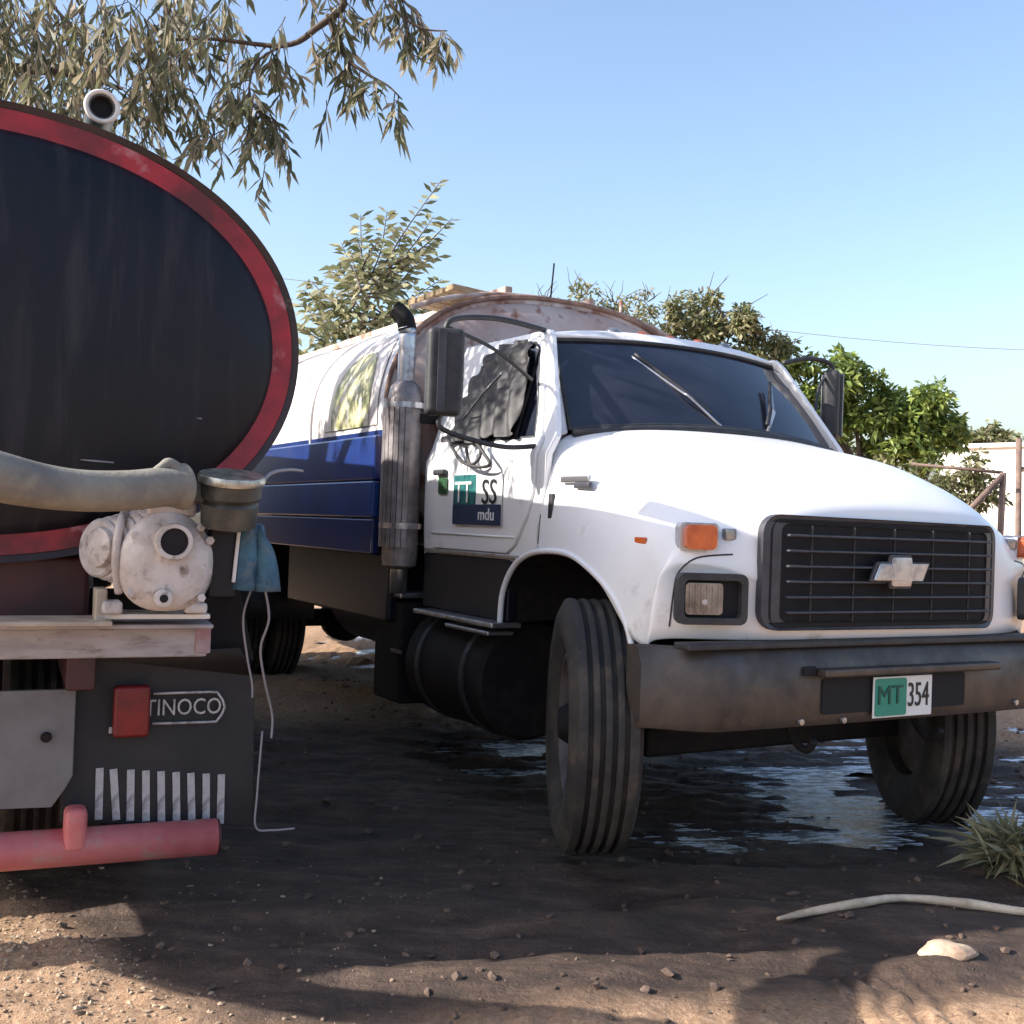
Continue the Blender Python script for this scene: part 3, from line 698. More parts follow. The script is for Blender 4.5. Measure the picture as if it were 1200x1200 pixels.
# --- exhaust stack behind the cab
ex = tube('exhaust_stack', [(-1.80, -1.06, .95), (-1.80, -1.06, 2.25), (-1.80, -1.06, 2.36), (-1.80, -1.07, 2.40)], .047, CHROME, T, 16)
tube('exhaust_elbow', [(-1.80, -1.062, 2.38), (-1.81, -1.075, 2.44), (-1.845, -1.11, 2.49)], .05, FRAME, T, 16)
lathe('muffler', [(.05, -.02), (.092, .0), (.097, .05), (.097, .90), (.08, .97), (.05, 1.0)], AX((-1.80, -1.06, 1.10), (0, 0, 1)), mat('muffler_steel', (.30, .27, .27), .5, metal=.5, col2=(.12, .10, .10), nscale=7, ncontrast=(.4, .65), bump=.003, bscale=20), T, 24)
bm = bmesh.new()
for k in range(14):
    a = R_(150 + k * 15); r_ = .112
    bm_box(bm, (-1.80 + r_ * math.cos(a), -1.06 + r_ * math.sin(a), 1.60), (.008, .026, .80), Matrix.Rotation(a, 3, 'Z'))
frombm('heat_shield', bm, MATS['muffler_steel'], T)
for z in (1.3, 1.95): lathe('exhaust_clamp', [(.09, 0), (.118, 0), (.118, .03), (.09, .03)], AX((-1.80, -1.06, z), (0, 0, 1)), CHROME, T, 20)
lathe('exhaust_mouth', [(0, 0), (.045, 0), (.05, .003), (0, .004)], AX((-1.846, -1.112, 2.492), (-.5, -.65, .45)), DARK, T, 14)
box('stack_bracket', (-1.74, -.85, 1.9), (.04, .35, .05), FRAME, T, .005)
box('battery_box', (-2.0, -.86, .62), (.36, .34, .56), FRAME, T, .02); box('box_lid', (-2.0, -.86, .935), (.38, .36, .03), CHROME, T, .006)
box('box_label', (-1.84, -1.04, .63), (.14, .012, .02), BUMPERM, T, .003)
# --- tank
TA, TB, TC, TN = 1.09, .74, 1.925, 2.4
def tank_mesh(name, x0, x1, lo, hi, m, grow=0.0, k=96):
    P = sup(TA + grow, TB + grow, TN, k, 0, TC); P = P + [P[0]]
    seg = []
    for i in range(k):
        za = (P[i][1] + P[i + 1][1]) / 2
        if lo <= za < hi: seg.append(i)
    n = 14; vs = []; fs = []
    for j in range(n + 1):
        x = x0 + (x1 - x0) * j / n
        for y, z in P: vs.append((x, y, z))
    for j in range(n):
        for i in seg: fs.append((j * (k + 1) + i, j * (k + 1) + i + 1, (j + 1) * (k + 1) + i + 1, (j + 1) * (k + 1) + i))
    return mesh(name, vs, fs, m, T, True)
TWH = mat('tank_white', (.72, .69, .68), .4, col2=(.52, .46, .44), nscale=3, ncontrast=(.45, .7), dirt=(.25, .13, .09), dirt_amt=(.6, .72), dscale=6, coat=.2)
tank_mesh('tank_shell', -1.95, -7.9, 1.83, 9, TWH); tank_mesh('tank_skirt', -1.95, -7.9, -9, 1.83, BLUE, .004)
def head(name, x, sx, m):
    bm = bmesh.new(); k = 64; rings = []
    for f, d in ((1, 0), (.97, .05), (.88, .10), (.7, .15), (.45, .19), (.2, .205)):
        rings.append([bm.verts.new((x + sx * d, y, z)) for y, z in sup(TA * f, TB * f, TN, k, 0, TC)])
    for A, B in zip(rings, rings[1:]):
        for i in range(k): bm.faces.new((A[i], A[(i + 1) % k], B[(i + 1) % k], B[i]))
    bm.faces.new(rings[-1]); return frombm(name, bm, m, T, True)
head('tank_head', -1.95, .9, mat('rusty_white', (.48, .39, .36), .6, col2=(.36, .24, .20), nscale=2.5, ncontrast=(.4, .65), dirt=(.22, .09, .06), dirt_amt=(.55, .66), dscale=8)); head('tank_head', -7.9, -1, TWH)
def ring(name, x, grow, thick, m, parent=T, a=TA, b=TB, n=TN, c=(0, TC)):
    bm = bmesh.new(); bm_tube(bm, [(x, y, z) for y, z in sup(a + grow, b + grow, n, 96, *c)], thick, 8, closed=True)
    return frombm(name, bm, m, parent, True)
ring('tank_rim', -1.96, .0, .032, RUST); ring('tank_rim', -1.93, .03, .014, mat('dark_rust', (.16, .09, .07), .8, col2=(.35, .22, .16), nscale=8))
for x in (-3.2, -4.4, -5.6, -6.8): ring('tank_band', x, .006, .012, TWH)
# green and yellow blotches over a grey panel on the white flank
def flank(name, x0, x1, z0, z1, m, off, seed=0):
    vs = []; fs = []; nx_, nz = 14, 12
    P = sup(TA + off, TB + off, TN, 720, 0, TC)
    right = sorted([(z, y) for y, z in P if y < 0])
    def yz(z):
        best = min(right, key=lambda p: abs(p[0] - z) + (0 if p[1] < 0 else 9)); return best[1]
    idx = {}
    for j in range(nz + 1):
        z = z0 + (z1 - z0) * j / nz; y = yz(z)
        for i in range(nx_ + 1):
            u = -1 + 2 * i / nx_; vv = -1 + 2 * j / nz
            lim = math.sqrt(max(0, 1 - max(0, vv + .2) ** 2 * .6))
            vs.append(((x0 + x1) / 2 + (x1 - x0) / 2 * u * lim, y, z))
    for j in range(nz):
        for i in range(nx_): fs.append((j * (nx_ + 1) + i, j * (nx_ + 1) + i + 1, (j + 1) * (nx_ + 1) + i + 1, (j + 1) * (nx_ + 1) + i))
    return mesh(name, vs, fs, m, T, True)
flank('tank_panel', -2.95, -2.1, 1.88, 2.46, mat('panel_grey', (.50, .44, .42), .5, col2=(.62, .57, .55), nscale=6), .006)
flank('tank_blotches', -2.82, -2.22, 1.88, 2.34, mat('panel_blotches', (.50, .46, .26), .5, col2=(.14, .15, .045), nscale=9, ncontrast=(.42, .58), dirt=(.62, .58, .50), dirt_amt=(.52, .62), dscale=10), .010)
# blue side bands
for z0, z1, m_, pr_ in ((1.565, 1.815, BLUE, .03), (1.352, 1.560, BLUE2, .036), (1.15, 1.348, BLUE, .03)):
    box('side_band', (-4.8, -(TA + .0 + pr_), (z0 + z1) / 2), (5.6, .05, z1 - z0), m_, T, .012)
    box('side_band', (-4.8, (TA + .0 + pr_), (z0 + z1) / 2), (5.6, .05, z1 - z0), m_, T, .012)
for s in (-1, 1): box('side_skirt', (-2.75, 1.04 * s, .97), (1.7, .08, .38), BLACKG, T, .02)
lathe('water_drum', [(0, -.75), (.26, -.74), (.33, -.62), (.33, .62), (.26, .74), (0, .75)], AX((-2.72, -.55, .86), (1, 0, 0)), BLACKG, T, 32)
for s in (-1, 1):
    bm = bmesh.new(); pr2 = [(-5.3 + .66 * math.cos(a), .55 + .66 * math.sin(a)) for a in [math.pi * k / 16 for k in range(17)]]
    A = [bm.verts.new((x, s * 1.16, z)) for x, z in pr2]; B = [bm.verts.new((x, s * .5, z)) for x, z in pr2]
    for i in range(16): bm.faces.new((A[i], A[i + 1], B[i + 1], B[i]))
    o = frombm('mudguard', bm, BLACKP, T, True); so = o.modifiers.new('so', 'SOLIDIFY'); so.thickness = .015
tube('rack_rail', [(-2.0, y, TC + .785 * (1 - abs(y / 1.35) ** 2.4) ** (1 / 2.4)) for y in [-.95 + 1.8 * k / 16 for k in range(17)]], .016, RUST, T, 8, 0)
for k in range(7):
    y = -.75 + .24 * k; z = TC + .74 * (1 - abs(y / 1.09) ** 2.4) ** (1 / 2.4)
    box('rack_post', (-1.99, y, z + .02), (.02, .02, .07), RUST, T, .003)
# walkway over the tank
for y in (-.30, .30): box('catwalk_rail', (-4.9, y, 2.74), (5.7, .05, .05), RUST, T, .006)
for k in range(5): box('catwalk_plank', (-2.06 - k * .13, -.42, 2.685), (.10, .55, .035), TAN, T, .004, Matrix.Rotation(R_(-4), 3, 'X'))
lathe('tank_hatch', [(0, 0), (.26, 0), (.26, .10), (.24, .14), (0, .16)], AX((-3.6, 0, 2.66), (0, 0, 1)), RUST, T, 28)
tube('antenna', [(-2.1, .02, 2.70), (-2.1, .04, 2.96)], .006, FRAME, T, 6, 0)
tube('antenna', [(-2.2, .62, 2.60), (-2.2, .62, 2.82)], .012, RUST, T, 6, 0)

# black cloth hanging in the door window, top level: it hangs from the mirror arm
def cloth():
    OUT = [(-1.45, 1.735), (-1.36, 1.75), (-1.1, 1.73), (-.93, 1.755), (-.70, 1.745), (-.72, 1.95), (-.76, 2.10), (-.80, 2.23), (-.98, 2.262), (-1.2, 2.255), (-1.31, 2.18), (-1.40, 1.98)]
    n = 34; vs = []; fs = []; idx = {}
    def inside(px, pz):
        c = False; j = len(OUT) - 1
        for i in range(len(OUT)):
            xi, zi = OUT[i]; xj, zj = OUT[j]
            if (zi > pz) != (zj > pz) and px < (xj - xi) * (pz - zi) / (zj - zi) + xi: c = not c
            j = i
        return c
    for j in range(n):
        for i in range(n):
            x = -1.46 + .78 * i / (n - 1); z = 1.70 + .58 * j / (n - 1)
            if not inside(x, z): continue
            fold = .020 * math.sin((x * 1.0 + z * .55) * 44 + 2.0 * noise.noise(Vector((x * 4, 0, z * 4)))) + .018 * noise.noise(Vector((x * 9, 1, z * 5))) + .010 * math.sin(z * 60) * sstep(2.0, 2.2, z)
            idx[(i, j)] = len(vs); vs.append((x, side_y(z, -1) * 1.03 - .028 + fold, z))
    for (i, j) in list(idx):
        if all(q in idx for q in ((i + 1, j), (i, j + 1), (i + 1, j + 1))): fs.append((idx[(i, j)], idx[(i + 1, j)], idx[(i + 1, j + 1)], idx[(i, j + 1)]))
    e = empty('hanging_cloth', truck.location, 'black cloth with dangling cords draped over the white truck door window', 'cloth')
    e.matrix_world = truck.matrix_world.copy()
    o = mesh('cloth_sheet', vs, fs, CLOTH, e, True); so = o.modifiers.new('so', 'SOLIDIFY'); so.thickness = .006
    ss = o.modifiers.new('ss', 'SUBSURF'); ss.levels = ss.render_levels = 1
    tube('cord', [(-1.35, -1.02, 1.78), (-1.15, -1.05, 1.66), (-.98, -1.05, 1.615), (-.83, -1.05, 1.62), (-.90, -1.05, 1.68), (-1.02, -1.04, 1.75)], .009, CLOTH, e, 6)
    tube('cord', [(-1.0, -1.02, 1.76), (-.93, -1.05, 1.66), (-1.03, -1.05, 1.63), (-1.10, -1.04, 1.72)], .008, CLOTH, e, 6)
    tube('cord', [(-1.22, -1.0, 1.86), (-1.05, -.98, 1.98), (-.92, -.95, 2.07)], .006, CHROME, e, 6)
cloth()

# ================================================================ LEFT TRUCK (black tank with red rim)
TL, TLT = .42, .04
lt = empty('black_tanker', (-1.4, 3.6, 0), 'black oval water tanker with worn red rim, seen from behind at the left', 'truck')
c_, s_ = math.cos(TL), math.sin(TL)
Fv = Vector((-s_, c_, 0)); Yv = Vector((-c_, -s_, 0)); Zv = Vector((0, 0, 1))
Y2 = Yv * math.cos(TLT) + Zv * math.sin(TLT); Z2 = Zv * math.cos(TLT) - Yv * math.sin(TLT)
lt.matrix_world = Matrix(((Fv.x, Y2.x, Z2.x, -1.4), (Fv.y, Y2.y, Z2.y, 3.6), (Fv.z, Y2.z, Z2.z, 0), (0, 0, 0, 1)))
Q = lt
LA, LB, LN, LC = 1.03, .71, 2.12, (.40, 2.005)
def loft(name, secs, m, parent, caps=True, k=96):
    bm = bmesh.new(); rings = []
    for x, a, b in secs: rings.append([bm.verts.new((x, y, z)) for y, z in sup(a, b, LN, k, *LC)])
    for A, B in zip(rings, rings[1:]):
        for i in range(k): bm.faces.new((A[i], A[(i + 1) % k], B[(i + 1) % k], B[i]))
    if caps: bm.faces.new(rings[0]); bm.faces.new(rings[-1])
    return frombm(name, bm, m, parent, True)
loft('tank_shell', [(.02, LA - .01, LB - .01), (.4, LA - .01, LB - .01), (5.2, LA - .01, LB - .01), (5.35, LA * .8, LB * .8)], TBLACK, Q)
loft('tank_head', [(.03, LA - .06, LB - .06), (.0, LA - .07, LB - .07), (-.03, LA - .11, LB - .11), (-.055, LA * .7, LB * .7), (-.075, LA * .4, LB * .4), (-.08, LA * .1, LB * .1)], TBLACK, Q)
def band(name, g0, g1, x, dx, m):
    bm = bmesh.new(); k = 120
    R0 = sup(LA - g0, LB - g0, LN, k, *LC); R1 = [(y + .007 * noise.noise(Vector((y * 5, z * 5, 3))), z + .009 * noise.noise(Vector((y * 4, z * 4, 7)))) for y, z in sup(LA - g1, LB - g1, LN, k, *LC)]
    q = [[bm.verts.new((x, y, z)) for y, z in R0], [bm.verts.new((x - dx, y, z)) for y, z in R0], [bm.verts.new((x - dx * .8, y, z)) for y, z in R1], [bm.verts.new((x, y, z)) for y, z in R1]]
    for a in range(4):
        A, B = q[a], q[(a + 1) % 4]
        for i in range(k): bm.faces.new((A[i], A[(i + 1) % k], B[(i + 1) % k], B[i]))
    o = frombm(name, bm, m, Q, True); md = o.modifiers.new('es', 'EDGE_SPLIT'); md.split_angle = R_(40); return o
band('red_rim', .012, .082, .02, .03, REDP)
band('outer_rim', -.012, .012, .03, .045, mat('rim_edge', (.03, .014, .016), .5, col2=(.012, .007, .009), nscale=6, dirt=(.2, .15, .14), dirt_amt=(.66, .78), dscale=6))
for y0, z0, w0 in ((.05, 1.62, .10), (.35, 1.50, .16), (-.25, 1.78, .07)):
    tube('weld_scar', [(-.062 + .03 * ((y0 - .4) / .9) ** 2, y0, z0), (-.062 + .03 * ((y0 - .4) / .9) ** 2, y0 - w0, z0 - .004)], .003, WIRE, Q, 5, 0)
# pipe end on top
pm = AX((.12, .02, 2.785), (-1, 0, 0))
lathe('vent_pipe', [(.03, -.3), (.045, -.3), (.048, .02), (.052, .03), (.052, .05), (.036, .05), (.034, -.02), (0, -.02)], pm, OLIVE, Q, 24)
tube('pipe_lip', [(.068, .02 + .049 * math.cos(a), 2.785 + .049 * math.sin(a)) for a in [2 * math.pi * k / 24 for k in range(24)]], .008, WHITE2, Q, 8, 0, True)
lathe('pipe_opening', [(0, 0), (.035, 0), (.035, .002), (0, .003)], AX((.10, .02, 2.785), (-1, 0, 0)), DARK, Q, 16)
for y in (.35, .75): box('top_rail', (2.4, y, 2.78), (4.4, .04, .04), FRAME, Q, .004)
# rear frame under the tank
box('sub_frame', (.45, .75, 1.20), (.8, 1.5, .22), UNDER, Q, .02)
for y in (.02, .78): box('chassis_rail', (2.6, y, 1.0), (5.2, .09, .24), UNDER, Q, .008)
box('rear_beam', (.02, .50, 1.035), (.08, 1.74, .098), BEAM, Q, .008)
box('beam_top_flange', (-.03, .50, 1.098), (.2, 1.74, .014), BEAM, Q, .004)
box('beam_end_plate', (.02, -.355, 1.05), (.10, .05, .105), mat('beam_red_end', (.33, .18, .2), .6, col2=(.4, .36, .38), nscale=9), Q, .006)
tube('cross_tube', [(.02, 1.4, .385), (.02, -.43, .372)], .060, PINK, Q, 24, 0)
lathe('tube_cap', [(0, 0), (.058, 0), (.058, .006), (0, .008)], AX((.02, -.432, .372), (0, -1, 0)), UNDER, Q, 20)
box('tube_bracket', (.0, .02, .44), (.09, .07, .14), PINK, Q, .02)
box('tube_strut', (.13, .02, .68), (.04, .04, .45), FRAME, Q, .006)
# deck under the pump
box('pump_bracket', (-.12, -.02, 1.165), (.12, .035, .11), mat('dusty_tan_steel', (.45, .37, .29), .7, col2=(.3, .22, .17), nscale=9), Q, .006)
box('pump_tray', (-.13, .12, 1.118), (.22, .34, .014), MATS['dusty_tan_steel'], Q, .003); box('pump_tray', (-.10, -.18, 1.135), (.16, .34, .016), WHITE2, Q, .003)
# mudflap with print
fl = plate('mudflap', [(-.565, .38), (-.53, .38), (.06, .44), (.06, .98), (-.50, 1.0), (-.555, .9)], [], lambda u, v: (.09 + .012 * math.sin(v * 9), u, v), .02, FLAP, Q, .004, [(1, .5), (1, .6), (1, .7), (1, .8), (1, .9)], normal=(1, 0, 0))
plate('flap_hanger', [(-.56, .95), (.06, .95), (.06, 1.20), (-.50, 1.20)], [], lambda u, v: (.14, u, v), .02, FRAME, Q, .004, normal=(1, 0, 0))
sbm = bmesh.new(); bm_box(sbm, (0, 0, 0), (.006, .024, .17)); stripe = frombm('flap_stripe', sbm, FPRINT, fl)
rnd = random.Random(2)
for k in range(9):
    o = stripe if k == 0 else stripe.copy()
    if k: COL.objects.link(o)
    o.location = (.078, -.055 - k * .0495, .527 - k * .0055); o.rotation_euler = (R_(-3 + rnd.uniform(-2.5, 2.5)), 0, R_(rnd.uniform(-3, 3)))
def LM(x, y, z): return Matrix(((0, 0, -1, x), (-1, 0, 0, y), (0, 1, 0, z), (0, 0, 0, 1)))
text('flap_lettering', 'TINOCO', .078, LM(.078, -.315, .802), FPRINT, fl, .82)
tube('lettering_outline', [(.078, -.215, .852), (.078, -.40, .853), (.078, -.43, .845), (.078, -.452, .80), (.078, -.43, .757), (.078, -.40, .750), (.078, -.215, .752)], .0045, FPRINT, fl, 6, 2)
box('reflector_mark', (.078, -.10, .735), (.006, .045, .022), FPRINT, fl, .008)
tl = box('tail_lamp', (.06, -.145, .80), (.05, .115, .17), REDL, Q, .012)
plate('grey_flap', [(.03, .88), (.60, .88), (.60, .52), (.09, .50), (.05, .56), (.03, .60)], [], lambda u, v: (.04 + .01 * math.sin(u * 8), u, v), .02, GREYP, Q, .004, normal=(1, 0, 0))
lathe('flap_bolt', [(0, 0), (.018, 0), (.014, .01), (0, .011)], AX((.03, .115, .73), (-1, 0, 0)), FRAME, Q, 10)
for y, s in ((-.18, -1), (.12, -1), (1.0, 1), (1.3, 1)):
    wheel(Q, (1.0, y, .57), 0, s, .5, .26)
for y, s in ((-.18, -1), (1.2, 1)): wheel(Q, (4.9, y, .62), 0, s, .5, .26)
box('cab', (6.2, .45, 1.6), (1.3, 2.0, 1.6), BLACKG, Q, .12); box('cab_window', (5.54, .45, 2.05), (.02, 1.2, .4), GLASS, Q, .01)
box('sun_block_box', (2.9, .4, .68), (2.6, 1.3, .56), FRAME, Q, .02)  # unseen box, added to stop sunlight passing under the truck
box('chassis_axle', (1.0, .5, .5), (.12, 1.5, .12), FRAME, Q, .01)
plate('mudflap', [(1.36, .38), (.74, .40), (.74, 1.2), (1.36, 1.2)], [], lambda u, v: (.09, u, v), .02, FLAP, Q, .004, normal=(1, 0, 0))
box('top_walkway', (2.6, .55, 2.80), (4.6, .5, .05), FRAME, Q, .006); lathe('manhole', [(0, 0), (.28, 0), (.28, .14), (.2, .2), (0, .22)], AX((2.2, .45, 2.72), (0, 0, 1)), TBLACK, Q, 28)
for k in range(5): tube('walkway_post', [(.6 + k * 1.0, .84, 2.68), (.6 + k * 1.0, .84, 3.05)], .018, FRAME, Q, 8, 0)
# wires hanging beside the flap
tube('wire', [(-.1, -.50, 1.24), (-.1, -.47, 1.13), (-.08, -.49, 1.0), (-.06, -.515, .90), (-.05, -.52, .85)], .004, WIRE, Q, 5)
tube('wire', [(-.1, -.535, 1.23), (-.1, -.555, 1.12), (-.08, -.535, 1.02), (-.05, -.56, .9), (.0, -.60, .78), (.0, -.60, .70)], .0045, WIRE, Q, 5)
tube('wire', [(.03, -.575, .72), (.03, -.565, .50), (.03, -.565, .39), (.03, -.62, .375), (.03, -.70, .375)], .004, WIRE, Q, 5)

# pump (bolted on: but a machine of its own)
def pump():
    e = empty('water_pump', lt.location, 'white cast water pump with round face flange mounted on the black tanker rear beam', 'pump'); e.matrix_world = lt.matrix_world.copy()
    A = (-1, 0, 0)
    c = Vector((-.20, -.205, 1.31))
    bm = bmesh.new(); k = 40; rings = []
    def out(f, x, dz=0):
        r = []
        for i in range(k):
            a = 2 * math.pi * i / k
            yy = sgnp(math.cos(a), .82) * .142 * f; zz = sgnp(math.sin(a), .8) * .155 * f
            if zz > 0: yy *= 1 - .22 * (zz / .155) ** 2 / f
            r.append(bm.verts.new((x, c.y + yy, c.z + zz + dz)))
        rings.append(r)
    for f, x in ((.80, .06), (.86, -.10), (.93, -.13), (1.0, -.17), (1.0, -.215), (.965, -.23), (.90, -.236), (.84, -.25), (.5, -.262), (.1, -.265)): out(f, x)
    for A_, B_ in zip(rings, rings[1:]):
        for i in range(k): bm.faces.new((A_[i], A_[(i + 1) % k], B_[(i + 1) % k], B_[i]))
    bm.faces.new(rings[0]); bm.faces.new(rings[-1])
    body = frombm('pump_casing', bm, CAST, e, True); md = body.modifiers.new('es', 'EDGE_SPLIT'); md.split_angle = R_(45)
    lathe('port_flange', [(.04, -.04), (.056, -.03), (.058, .02), (.054, .03), (.042, .03), (.04, -.01), (0, -.01)], AX((-.275, -.215, 1.375), A), CAST, e, 28)
    lathe('port_opening', [(0, 0), (.04, 0), (.04, .003), (0, .004)], AX((-.292, -.215, 1.375), A), DARK, e, 24)
    lathe('drain_boss', [(0, 0), (.028, 0), (.026, .02), (.014, .022), (0, .022)], AX((-.262, -.192, 1.20), A), CAST, e, 16)
    lathe('drain_hole', [(0, 0), (.013, 0), (0, .003)], AX((-.286, -.192, 1.20), A), DARK, e, 12)
    for y, z in ((-.105, 1.39), (-.33, 1.38), (-.31, 1.20), (-.10, 1.215), (-.155, 1.30), (-.30, 1.42)):
        lathe('flange_bolt', [(.014, 0), (.014, .012), (0, .016)], AX((-.236, y, z), A), CAST, e, 6)
    # finned motor body to the left rear
    for k2 in range(5):
        lathe('cooling_fin', [(.05, -.009), (.118 - .008 * k2, -.008), (.125 - .008 * k2, 0), (.118 - .008 * k2, .008), (.05, .009)], AX((-.165 + k2 * .012, -.115 + k2 * .026, 1.345), (-.55, .83, .06)), CAST, e, 32)
    lathe('motor_barrel', [(0, -.12), (.07, -.11), (.075, -.02), (.06, .045), (0, .06)], AX((-.13, -.04, 1.345), (-.55, .83, .06)), CAST, e, 28)
    tube('casing_rib', [(-.15, -.08, 1.46), (-.2, -.06, 1.40), (-.21, -.055, 1.30), (-.18, -.07, 1.21)], .014, CAST, e, 8)
    box('top_port', (-.16, -.215, 1.475), (.12, .15, .05), CAST, e, .015)
    box('pump_foot', (-.17, -.05, 1.165), (.10, .06, .04), CAST, e, .01); box('pump_foot', (-.17, -.30, 1.165), (.10, .07, .035), CAST, e, .01)
    return e
pump()
# coupling to the right of the pump
def coupling():
    e = empty('hose_coupling', lt.location, 'black cylindrical hose coupling with a silver top ring, right of the pump', 'hose coupling'); e.matrix_world = lt.matrix_world.copy()
    up = (-.22, 0, 1)
    lathe('coupling_body', [(.06, -.02), (.085, -.01), (.09, .06), (.082, .07), (.095, .085), (.095, .125), (.07, .125), (.066, .05), (0, .05)], AX((-.24, -.385, 1.44), up), OLIVE, e, 28)
    lathe('coupling_ring', [(.078, 0), (.103, 0), (.106, .012), (.10, .026), (.078, .024)], AX((-.269, -.385, 1.565), up), ALLOY, e, 28)
    box('clamp_lug', (-.25, -.285, 1.53), (.05, .05, .07), OLIVE, e, .01)
    box('clamp_lug', (-.26, -.33, 1.475), (.03, .03, .12), ALLOY, e, .008)
    return e
coupling()
# black block and teal cloth beside the pump
cb = box('black_canister', (-.10, -.385, 1.31), (.14, .10, .24), BLACKG, None, .015); cb.matrix_world = lt.matrix_world.copy(); tag(cb, 'black canister with a pale edge strip between the pump and the teal cloth', 'canister')
box('canister_edge', (-.178, -.425, 1.33), (.010, .012, .17), WHITE2, cb, .003, Matrix.Rotation(R_(4), 3, 'X'))
def tealcloth():
    vs = []; fs = []; n = 10
    for j in range(n + 1):
        v = j / n; z = 1.44 - .22 * v
        for i in range(9):
            u = i / 8; wdt = .085 + .035 * v
            vs.append((-.15 + .012 * math.sin(u * 11 + v * 3), -.425 - .004 - u * wdt - .01 * v, z - .006 * u))
    for j in range(n):
        for i in range(8): fs.append((j * 9 + i, j * 9 + i + 1, (j + 1) * 9 + i + 1, (j + 1) * 9 + i))
    o = mesh('teal_rag', vs, fs, TEALC, None, True); so = o.modifiers.new('so', 'SOLIDIFY'); so.thickness = .03; so.offset = -1
    o.matrix_world = lt.matrix_world.copy(); tag(o, 'teal blue rag hanging right of the pump under the hose coupling', 'rag')
tealcloth()
# fat canvas hose running to the pump
hp = [(.35, 1.62, 1.10), (.0, 1.72, 1.35), (-.40, 1.60, 1.66), (-.68, 1.34, 1.80), (-.75, 1.1, 1.80), (-.65, .75, 1.68), (-.55, .45, 1.585), (-.50, .276, 1.545), (-.46, .16, 1.525), (-.42, .05, 1.518), (-.37, -.07, 1.525), (-.33, -.17, 1.54), (-.30, -.235, 1.545)]
sp = smoothpts(hp, 8); bm = bmesh.new(); n = len(sp)
rr = []
for i in range(n):
    t = i / (n - 1); rr.append(.088 - .028 * sstep(.3, .75, t) + .012 * sstep(.92, 1, t))
bm_tube(bm, sp, rr, 28)
ho = empty('suction_hose', lt.location, 'thick khaki canvas hose running across the black tank end to the pump', 'hose'); ho.matrix_world = lt.matrix_world.copy()
o = frombm('hose_body', bm, HOSE, ho, True)
bm = bmesh.new(); bm_tube(bm, smoothpts([(-.34, -.13, 1.575), (-.335, -.165, 1.60), (-.33, -.185, 1.612), (-.32, -.21, 1.595), (-.31, -.235, 1.56)], 4), [.01, .022, .026, .028, .026], 12)
frombm('hose_knot', bm, HOSE, ho, True)
tube('loose_wire', [(-.25, -.47, 1.545), (-.2, -.52, 1.60), (-.1, -.60, 1.62), (.2, -.72, 1.63)], .006, WIRE, None, 6).matrix_world = lt.matrix_world.copy()
tag(bpy.data.objects['loose_wire'], 'thin pale wire looping right from the hose coupling toward the blue tank', 'wire')

# ================================================================ THINGS ON THE GROUND
# pale branch lying at the right
pts = [(.93, 3.93), (1.05, 3.99), (1.25, 4.06), (1.45, 4.16), (1.7, 4.17), (1.95, 4.15), (2.3, 4.22), (2.7, 4.2)]
br = tube('fallen_branch', [(x, y, gz(x, y) + .018 + .006 * math.sin(x * 9)) for x, y in pts], [.012, .024, .02, .026, .02, .024, .02], mat('pale_wood', (.58, .46, .34), .8, col2=(.36, .26, .18), nscale=9, bump=.004), None, 10, 6) if False else None
def vtube(name, pts, rad, m, seg=10):
    P = smoothpts(pts, 6); n = len(P); bm = bmesh.new()
    R = []
    for i in range(n):
        t = i / (n - 1) * (len(rad) - 1); k = min(int(t), len(rad) - 2); R.append((rad[k] + (rad[k + 1] - rad[k]) * (t - k)) * (1 + .12 * noise.noise(Vector((i * .7, 0, 0)))))
    bm_tube(bm, P, R, seg); return frombm(name, bm, m, None, True)
PW_ = mat('pale_wood', (.62, .50, .38), .8, col2=(.36, .26, .18), nscale=9, bump=.004)
tag(vtube('fallen_branch', [(x, y, gz(x, y) + .02 + .006 * math.sin(x * 9)) for x, y in pts], [.006, .014, .017, .013, .019, .014, .017, .012], PW_),
    'long pale bare branch lying on the ground at the lower right', 'branch')
def rock(name, c, s, m, seed, label):
    bm = bmesh.new(); bmesh.ops.create_icosphere(bm, subdivisions=3, radius=1)
    for v in bm.verts:
        n_ = noise.noise(v.co * 1.3 + Vector((seed, 0, 0))) * .35 + noise.noise(v.co * 4 + Vector((0, seed, 0))) * .1
        v.co = Vector((v.co.x * s[0], v.co.y * s[1], v.co.z * s[2])) * (1 + n_)
    o = frombm(name, bm, m, None, True); o.location = c; tag(o, label, 'rock'); return o
x, y = 1.43, 3.68; rock('rock', (x, y, gz(x, y) - .004), (.085, .06, .030), mat('pale_stone', (.5, .38, .28), .95, col2=(.3, .2, .14), nscale=9, bump=.006, bscale=30), 2, 'pale flat stone lying in front of the fallen branch')
